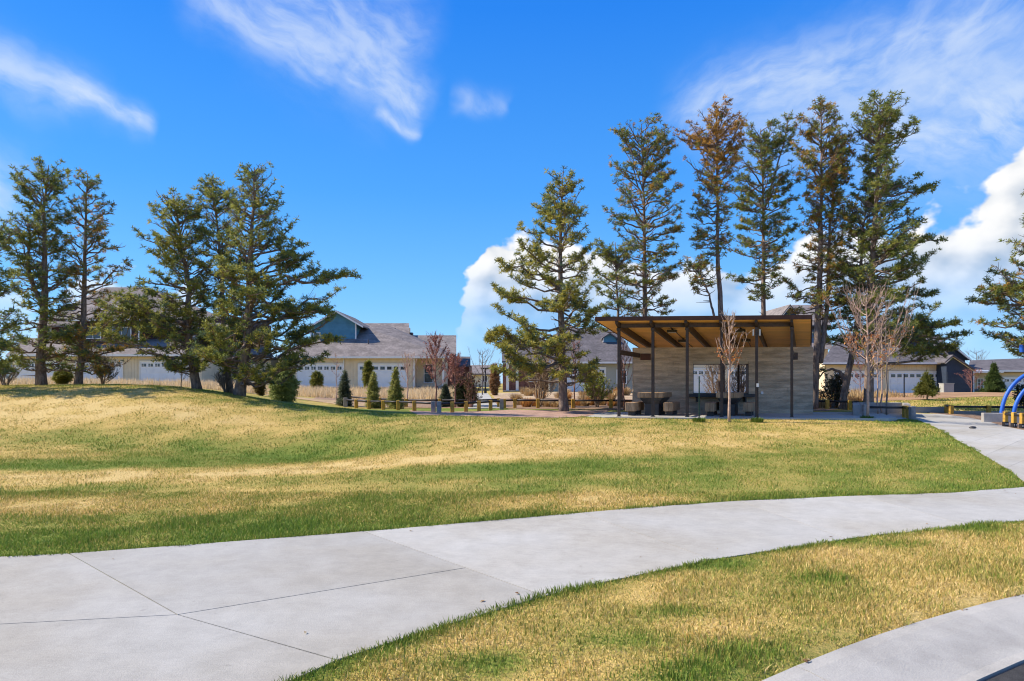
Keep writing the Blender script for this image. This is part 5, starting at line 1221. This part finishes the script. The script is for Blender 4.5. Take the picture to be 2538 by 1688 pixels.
for (u, D, tv, sp_, sd_, lab) in ((2176, 26.4, 850, 22, 33, 'thinnest pale sapling standing in the concrete planter'), (2186, 26.8, 800, 30, 34, 'pale sapling with budding yellow leaves in the concrete planter'), (2197, 25.9, 770, 62, 35, 'tallest dark-stemmed sapling of the concrete planter')):
    bare_tree(lab, u, D, tv, sp_, sd_, 'bark_grey' if sd_ == 35 else 'bark_young', clear=.42, leaf=[(.42, .34, .06), (.45, .26, .07)], nleaf=160, n1=11, r0=.03, up=1.0, name='young_tree')
bare_tree('pale bare sapling between the garage door and the meadow', 1010, 40, 878, 27, 36, 'bark_young', clear=.35, n1=20, r0=.04, up=1.3, twig=1.4)
bare_tree('upright red-budded tree standing where the rail fence turns', 1081, 33.6, 828, 36, 37, 'bark_red', clear=.28, leaf=PINKB, nleaf=2200, leaf_zone=(0, .95), n1=26, r0=.04, up=1.1, lsize=.06, twig=1.8)
bare_tree('smaller red-budded tree beside the corner of the rail fence', 1128, 32.4, 878, 32, 38, 'bark_red', clear=.35, leaf=PINKB, nleaf=1800, leaf_zone=(0, .95), n1=22, r0=.038, up=.9, lsize=.06, twig=1.8)
bare_tree('low reddish brown shrub with small dark leaves near the garden path', 1168, 31.5, 925, 34, 39, 'bark_red', clear=.1, leaf=[(.10, .085, .03), (.20, .09, .06), (.08, .07, .03)], nleaf=900, leaf_zone=(-.1, 1), n1=10, multi=4, r0=.025, name='shrub', cat='shrub', lsize=.08)
bare_tree('dark leafless tree by the garden path between the two houses', 1196, 48, 868, 40, 40, 'bark_grey', clear=.25, n1=16, r0=.05, up=1.1)
bare_tree('multi-stemmed tan shrub without leaves in front of the porch columns', 1335, 31.2, 862, 78, 41, 'bark_tan', clear=.18, leaf=[(.33, .18, .10)], nleaf=160, leaf_zone=(.2, 1), n1=12, multi=6, r0=.035, name='shrub', cat='shrub', up=.9, twig=1.2)
bare_tree('slim pinkish leafless tree beside the rounded pine trunk', 1425, 30.2, 845, 27, 42, 'bark_red', clear=.25, n1=17, r0=.03, up=1.4, leaf=PINKB, nleaf=130, leaf_zone=(.2, 1), lsize=.045)
bare_tree('slim reddish leafless tree beside the end post of the shelter', 1547, 29.2, 842, 22, 43, 'bark_red', clear=.3, n1=16, r0=.03, up=1.6)
bare_tree('tan twiggy shrub seen through the opening of the shelter wall', 1775, 33, 880, 62, 55, 'bark_tan', clear=.1, leaf=[(.20, .13, .07), (.12, .10, .05)], nleaf=500, leaf_zone=(-.1, 1), n1=12, multi=5, r0=.03, name='shrub', cat='shrub', up=.9, twig=1.2)
bare_tree('dark twiggy shrub seen through the wall opening beside the rear post', 1842, 32.5, 885, 50, 56, 'bark_grey', clear=.1, leaf=[(.16, .11, .06), (.09, .09, .045)], nleaf=900, leaf_zone=(-.1, 1), n1=12, multi=5, r0=.03, name='shrub', cat='shrub', up=.9, twig=1.2)
bare_tree('pink-twigged tree behind the leaning pine, against the pale garage', 2132, 46, 900, 26, 44, 'bark_red', clear=.2, leaf=PINKB, nleaf=300, leaf_zone=(0, 1), n1=12, r0=.03)
bare_tree('pink-twigged small tree near the porch post of the navy gabled house', 2408, 50, 915, 30, 45, 'bark_red', clear=.15, leaf=PINKB, nleaf=450, leaf_zone=(0, 1), n1=14, r0=.03)
bare_tree('grey leafless tree showing above the low roof behind the navy gable', 2420, 78, 868, 42, 46, 'bark_grey', clear=.4, n1=14, r0=.06)
bare_tree('grey twiggy bush without leaves under the narrow pine', 560, 26.2, 925, 45, 47, 'bark_grey', clear=.1, n1=7, multi=5, r0=.02, name='shrub', cat='shrub')
bare_tree('grey-green twiggy bush in front of the maroon house garage', 255, 29, 885, 60, 48, 'bark_grey', clear=.1, leaf=[(.12, .13, .05), (.17, .15, .07)], nleaf=1400, leaf_zone=(-.1, 1), n1=12, multi=6, r0=.025, name='shrub', cat='shrub', lsize=.07)
bare_tree('grey bush without leaves beneath the bushy dark pine', 12, 27, 905, 55, 49, 'bark_grey', clear=.1, n1=9, multi=6, r0=.02, name='shrub', cat='shrub')
bare_tree('thin pale staked sapling at the meadow edge beside a dark spruce', 834, 38, 880, 12, 50, 'bark_young', clear=.5, n1=8, r0=.025)
bare_tree('tiny dark leafless sapling under the crooked pine', 449, 28, 905, 22, 51, 'bark_grey', clear=.35, n1=8, r0=.02)
bare_tree('fresh lime green shrub with many thin stems beside the shelter', 1482, 31, 928, 62, 52, 'bark_tan', clear=.12, leaf=[(.32, .40, .05), (.44, .48, .08), (.22, .30, .05)], nleaf=2600, leaf_zone=(-.1, 1), n1=12, multi=6, r0=.025, name='shrub', cat='shrub', lsize=.075, up=.8)
bare_tree('dark leafy shrub against the end of the concrete shelter wall', 2062, 31, 925, 52, 53, 'bark_grey', clear=.08, leaf=[(.035, .05, .03), (.06, .075, .04), (.09, .10, .05)], nleaf=2600, leaf_zone=(-.15, 1), n1=12, multi=6, r0=.025, name='shrub', cat='shrub', lsize=.085, up=.8)
bare_tree('dark leafy bush beyond the seat wall next to the blue arches', 2548, 29, 955, 45, 54, 'bark_grey', clear=.08, leaf=[(.03, .045, .02), (.05, .06, .03)], nleaf=1500, leaf_zone=(-.15, 1), n1=10, multi=5, r0=.025, name='shrub', cat='shrub', lsize=.085, up=.7)

# ------------------------------------------------------------------ evergreen shrubs and small conifers
def conifer(label, u, D, top_v, width, seed, shape='cone', cols=((.05, .075, .025), (.10, .115, .03)), n=1500, tsize=.10, stem=.0, name='conifer_shrub', cat='shrub', group=None, bot_v=None):
    """evergreen built of many short sprays on a stem"""
    rng = np.random.default_rng(seed); foot = ground_pt(u, D); H = (CZ - (top_v - HV) / F * D) - foot[2]; Wd = width / F * D / 2 * (1.05 if shape == 'cone' else .9)
    root = thing(name, label, cat, foot, group)
    h = rng.uniform(0, 1, n * 3); 
    if shape == 'cone': rr = (1 - h) ** 1.05 * (.75 + .25 * np.minimum(1, h / .08))
    elif shape == 'column': rr = np.sin(np.pi * np.clip(h * .93 + .05, 0, 1)) ** .45
    else: rr = np.sqrt(np.clip(1 - (2 * h - .92) ** 2 / 1.17, 0, 1))
    keep = rng.random(n * 3) < (rr + .05) / (rr.max() + .05); h, rr = h[keep][:n], rr[keep][:n]; n = len(h)
    # sprays gathered along short side branches, so gaps and ragged edges show
    nbr = max(26, n // 16); bi = rng.integers(0, nbr, n); ba = np.arange(nbr) * 2.4 + rng.normal(0, .3, nbr); bl = rng.uniform(.62, 1.22, nbr)
    order = np.argsort(h); h, rr = h[order], rr[order]; bi = np.clip((np.arange(n) / n * nbr + rng.normal(0, .5, n)).astype(int), 0, nbr - 1)
    a = ba[bi] + rng.normal(0, .16, n); f = rng.uniform(.12, 1, n) ** .65; lump = bl[bi]
    p = foot + np.c_[np.cos(a) * rr * Wd * f * lump, np.sin(a) * rr * Wd * f * lump, H * (stem + (1 - stem) * np.clip(h + (.05 if shape != 'column' else .12) * (f - .5), 0, 1.03))] + rng.normal(0, .02, (n, 3))
    d = np.c_[np.cos(a), np.sin(a), np.full(n, .75 if shape != 'column' else 2.0)] + rng.normal(0, .3, (n, 3))
    cc = np.array(cols); y = rng.uniform(0, 1, (n, 1)) * .6 + .4 * rng.random((n, 1)); c = cc[0] * (1 - y) + cc[1] * y
    MB().tube([foot + [0, 0, -.08], foot + [.01, 0, H * .5], foot + [0, .01, H * .93]], (.05 * H / 2 + .01, .03 * H / 2, .006), 7).build('stem', MT['bark'], root, True)
    tufts('foliage', p, d, tsize * rng.uniform(.7, 1.3, n), c, MT['needles'], root, rng, TUFTS_S)['kind'] = 'stuff'
    return root
DK = ((.08, .105, .07), (.17, .19, .11)); OL = ((.24, .26, .08), (.45, .42, .13)); JU = ((.14, .16, .03), (.26, .25, .05)); GRN = ((.17, .22, .07), (.36, .40, .14))
conifer('round grey-green mugo pine bush at the foot of the lawn bank', 703, 30, 917, 78, 61, 'ball', GRN, 1500, .17)
conifer('dark blue-green spruce at the grey end post of the rail fence', 854, 33.8, 922, 36, 62, 'cone', DK, 620, .20)
conifer('olive cone-shaped spruce partly in front of the columnar juniper', 925, 32.6, 926, 38, 63, 'cone', OL, 620, .19)
conifer('olive cone-shaped spruce standing alone before the garage door', 980, 32.2, 915, 44, 64, 'cone', OL, 700, .19)
conifer('tall narrow juniper column in front of the garage door', 912, 52, 898, 24, 65, 'column', JU, 700, .26)
conifer('short narrow juniper column beside the broadest pine', 785, 52, 925, 28, 66, 'column', JU, 650, .26)
conifer('small dark spruce behind the red-budded trees', 1104, 33.5, 955, 34, 67, 'cone', DK, 800, .18)
conifer('dark green bush with broad base by the rail fence corner', 1150, 33, 940, 70, 68, 'ball', ((.035, .045, .022), (.085, .09, .035)), 1500, .13)
conifer('yellow-green juniper under the slender forked pine', 155, 29.5, 922, 44, 69, 'column', JU, 900, .13)
conifer('brownish juniper tuft behind the trunk of the broadest pine', 645, 34, 935, 26, 70, 'column', ((.12, .10, .03), (.2, .15, .05)), 600, .13)
conifer('young open pine sapling on the dirt bank in front of the pale garage door', 2298, 37.5, 924, 56, 71, 'cone', ((.10, .13, .03), (.22, .21, .05)), 420, .24, stem=.22, name='pine_sapling', cat='tree')
conifer('bright green cone-shaped cedar beside the white garage door', 2463, 46, 902, 52, 72, 'cone', ((.06, .10, .025), (.11, .15, .04)), 1700, .19, name='cedar_tree', cat='tree')
conifer('brown-orange leafy column standing in for woodwork by the brick porch of the grey-roofed house', 1226, 46, 905, 28, 73, 'column', ((.26, .13, .06), (.34, .20, .09)), 900, .15)  # foliage column stands in for brown-orange woodwork beside the porch

# ------------------------------------------------------------------ dry ornamental grasses along the fences
def grass_clump(label, u, D, h, w, seed, pal, n=260, group='dry ornamental grass clumps'):
    rng = np.random.default_rng(seed); foot = ground_pt(u, D); root = None
    a = rng.uniform(0, 6.28, n); rr = w * np.sqrt(rng.random(n)) * .35; L = h * rng.uniform(.55, 1.1, n); sp_ = rng.uniform(.1, .75, n)
    b = np.c_[np.cos(a) * rr, np.sin(a) * rr, np.full(n, -.03)]; tip = b + np.c_[np.cos(a) * L * sp_, np.sin(a) * L * sp_, L * (1 - .4 * sp_ ** 2)]
    md = b * .45 + tip * .55 + np.c_[np.zeros(n), np.zeros(n), L * .14]; sdv = np.c_[-np.sin(a), np.cos(a), np.zeros(n)] * .011
    V = np.stack([b - sdv, b + sdv, md + sdv, md - sdv, tip], 1) + foot; o = np.arange(n)[:, None] * 5
    Fc = np.concatenate([o + [0, 1, 2], o + [0, 2, 3], o + [3, 2, 4]], 1).reshape(-1, 3)
    c = np.array(pal)[rng.integers(0, len(pal), n)] * rng.uniform(.7, 1.2, (n, 1))
    root = thing('ornamental_grass', label, 'ornamental grass', foot, group)
    ob = mesh_obj('blades', V.reshape(-1, 3), Fc, MT['grass'], root, attrs={'tone': ('FACE', 'FLOAT_COLOR', np.repeat(np.c_[c, np.ones(n)], 3, 0))}); ob['kind'] = 'stuff'
    return root
STRAW = [(.48, .33, .15), (.56, .42, .22), (.40, .25, .11)]; RUST = [(.50, .24, .07), (.55, .32, .10), (.38, .17, .06)]
rr_ = random.Random(8)
for i, u in enumerate(range(1292, 1570, 17)):
    grass_clump('dry straw or rust grass clump behind the rail between corner post and shelter', u + rr_.uniform(-5, 5), rr_.uniform(30.2, 33.5), rr_.uniform(.3, .5), .5, 200 + i, RUST if rr_.random() < .5 else STRAW, group='grass clumps between corner post and shelter')
for i, u in enumerate(range(2022, 2140, 15)):
    grass_clump('dry straw or rust grass clump behind the rail beside the concrete wall end', u + rr_.uniform(-5, 5), rr_.uniform(30.3, 33), rr_.uniform(.35, .65), .55, 240 + i, RUST if rr_.random() < .6 else STRAW, group='grass clumps beside the concrete wall end')
for i in range(16):
    grass_clump('pale dry shrubby grass clump in the garden before the columned house', rr_.uniform(1275, 1560), rr_.uniform(36, 50), rr_.uniform(.35, .7), .8, 280 + i, STRAW if rr_.random() < .7 else RUST, group='clumps before the columned house')
grass_clump('orange dry grass tuft inside the corner of yellow fence posts', 936, 33, .42, .5, 260, RUST, group='lone orange tuft')
grass_clump('straw grass tuft at the feet of the leaning pine', 2108, 33.5, .7, .6, 261, STRAW, group='straw tuft at leaning pine')
for (u, D, k, lab) in ((1733, 22.3, 262, 'fresh green grass tuft around the thin stake before the shelter'), (1876, 22.3, 263, 'fresh green weed tuft around the capped stake before the shelter'), (2149, 23.25, 264, 'green grass tuft round the foot of the wide young tree')):
    grass_clump(lab, u, D, .20, .5, k, [(.10, .17, .025), (.15, .21, .04)], 320, None)

# tall dry meadow grass: nobody could count it
def meadow(label, poly, dens, h, seed, pal):
    rng = np.random.default_rng(seed); pl_ = np.array(poly); x0, y0 = pl_.min(0); x1, y1 = pl_.max(0); n = int(dens * (x1 - x0) * (y1 - y0))
    x, y = rng.uniform(x0, x1, n), rng.uniform(y0, y1, n); k = poly_inside(x, y, poly); x, y = x[k], y[k]; n = len(x); z = gz(x, y)
    clump = np.clip(.7 + .5 * wob(x * .8, y * .8), .3, 1.3)
    L = h * rng.uniform(.5, 1.15, n) * clump; a = rng.uniform(0, 6.28, n); w = .022
    V = np.stack([np.c_[x - w * np.cos(a), y - w * np.sin(a), z - .02], np.c_[x + w * np.cos(a), y + w * np.sin(a), z - .02], np.c_[x + rng.normal(0, .16, n) * L, y + rng.normal(0, .16, n) * L, z + L]], 1)
    c = np.array(pal)[rng.integers(0, len(pal), n)] * rng.uniform(.75, 1.2, (n, 1))
    return tag(mesh_obj('meadow_grass', V.reshape(-1, 3), np.arange(3 * n).reshape(-1, 3), MT['grass'], attrs={'tone': ('FACE', 'FLOAT_COLOR', np.c_[c, np.ones(n)])}), label, 'grass', kind='stuff')
meadow('tall dry straw meadow grass in front of the garages', [(-34, 41), (-3.4, 41), (-4.4, 56), (-34, 56)], 150, .62, 71, [(.72, .57, .34), (.64, .48, .25), (.78, .64, .42)])
meadow('straw grass growing at the foot of the pale garage beyond the berm', [(16, 40), (24, 40), (24, 50), (16, 50)], 70, .5, 72, STRAW)
blades('grass', 'green turf of the low berm beside the park path', [(15, 30.5), (20, 30.5), (30, 31), (36, 38), (27, 39.5), (22, 37.6), (18, 36.5)], 130, .07, .04, 30, 40, 14, 37, 75, two=False)

# ------------------------------------------------------------------ stakes
def stake(label, u, D, h, mat, cap=None, r=.018):
    p = ground_pt(u, D); root = thing('tree_stake', label, 'stake', p)
    MB().box(p[0] - r, p[0] + r, p[1] - r * .35, p[1] + r * .35, p[2] - .1, p[2] + h).build('shaft', mat, root)
    MB().box(p[0] - r * .35, p[0] + r * .35, p[1] + r * .36, p[1] + r * 1.6, p[2] - .1, p[2] + h).build('rib', mat, root)
    for k in range(9): MB().box(p[0] - r * .5, p[0] + r * .5, p[1] - r * .8, p[1] - r * .36, p[2] + .15 + k * h / 11, p[2] + .18 + k * h / 11).build('stud', mat, root)
    if cap: MB().box(p[0] - r * 1.4, p[0] + r * 1.4, p[1] - r * 1.4, p[1] + r * 1.8, p[2] + h - .1, p[2] + h + .02).build('cap', cap, root)
MT['stake_green'] = M('green painted steel', (.02, .06, .04), .5, .2, 8)
stake('thin green steel stake standing on the lawn in front of the shelter', 1733, 22.3, 1.5, MT['stake_green'])
stake('dark steel stake with white cap beside the young tree before the shelter', 1878, 22.2, 1.25, MT['rail_black'], MT['white_metal'], .022)
stake('dark steel stake on the dirt bank beyond the berm', 2241, 40, 1.4, MT['rail_black'], None, .03)
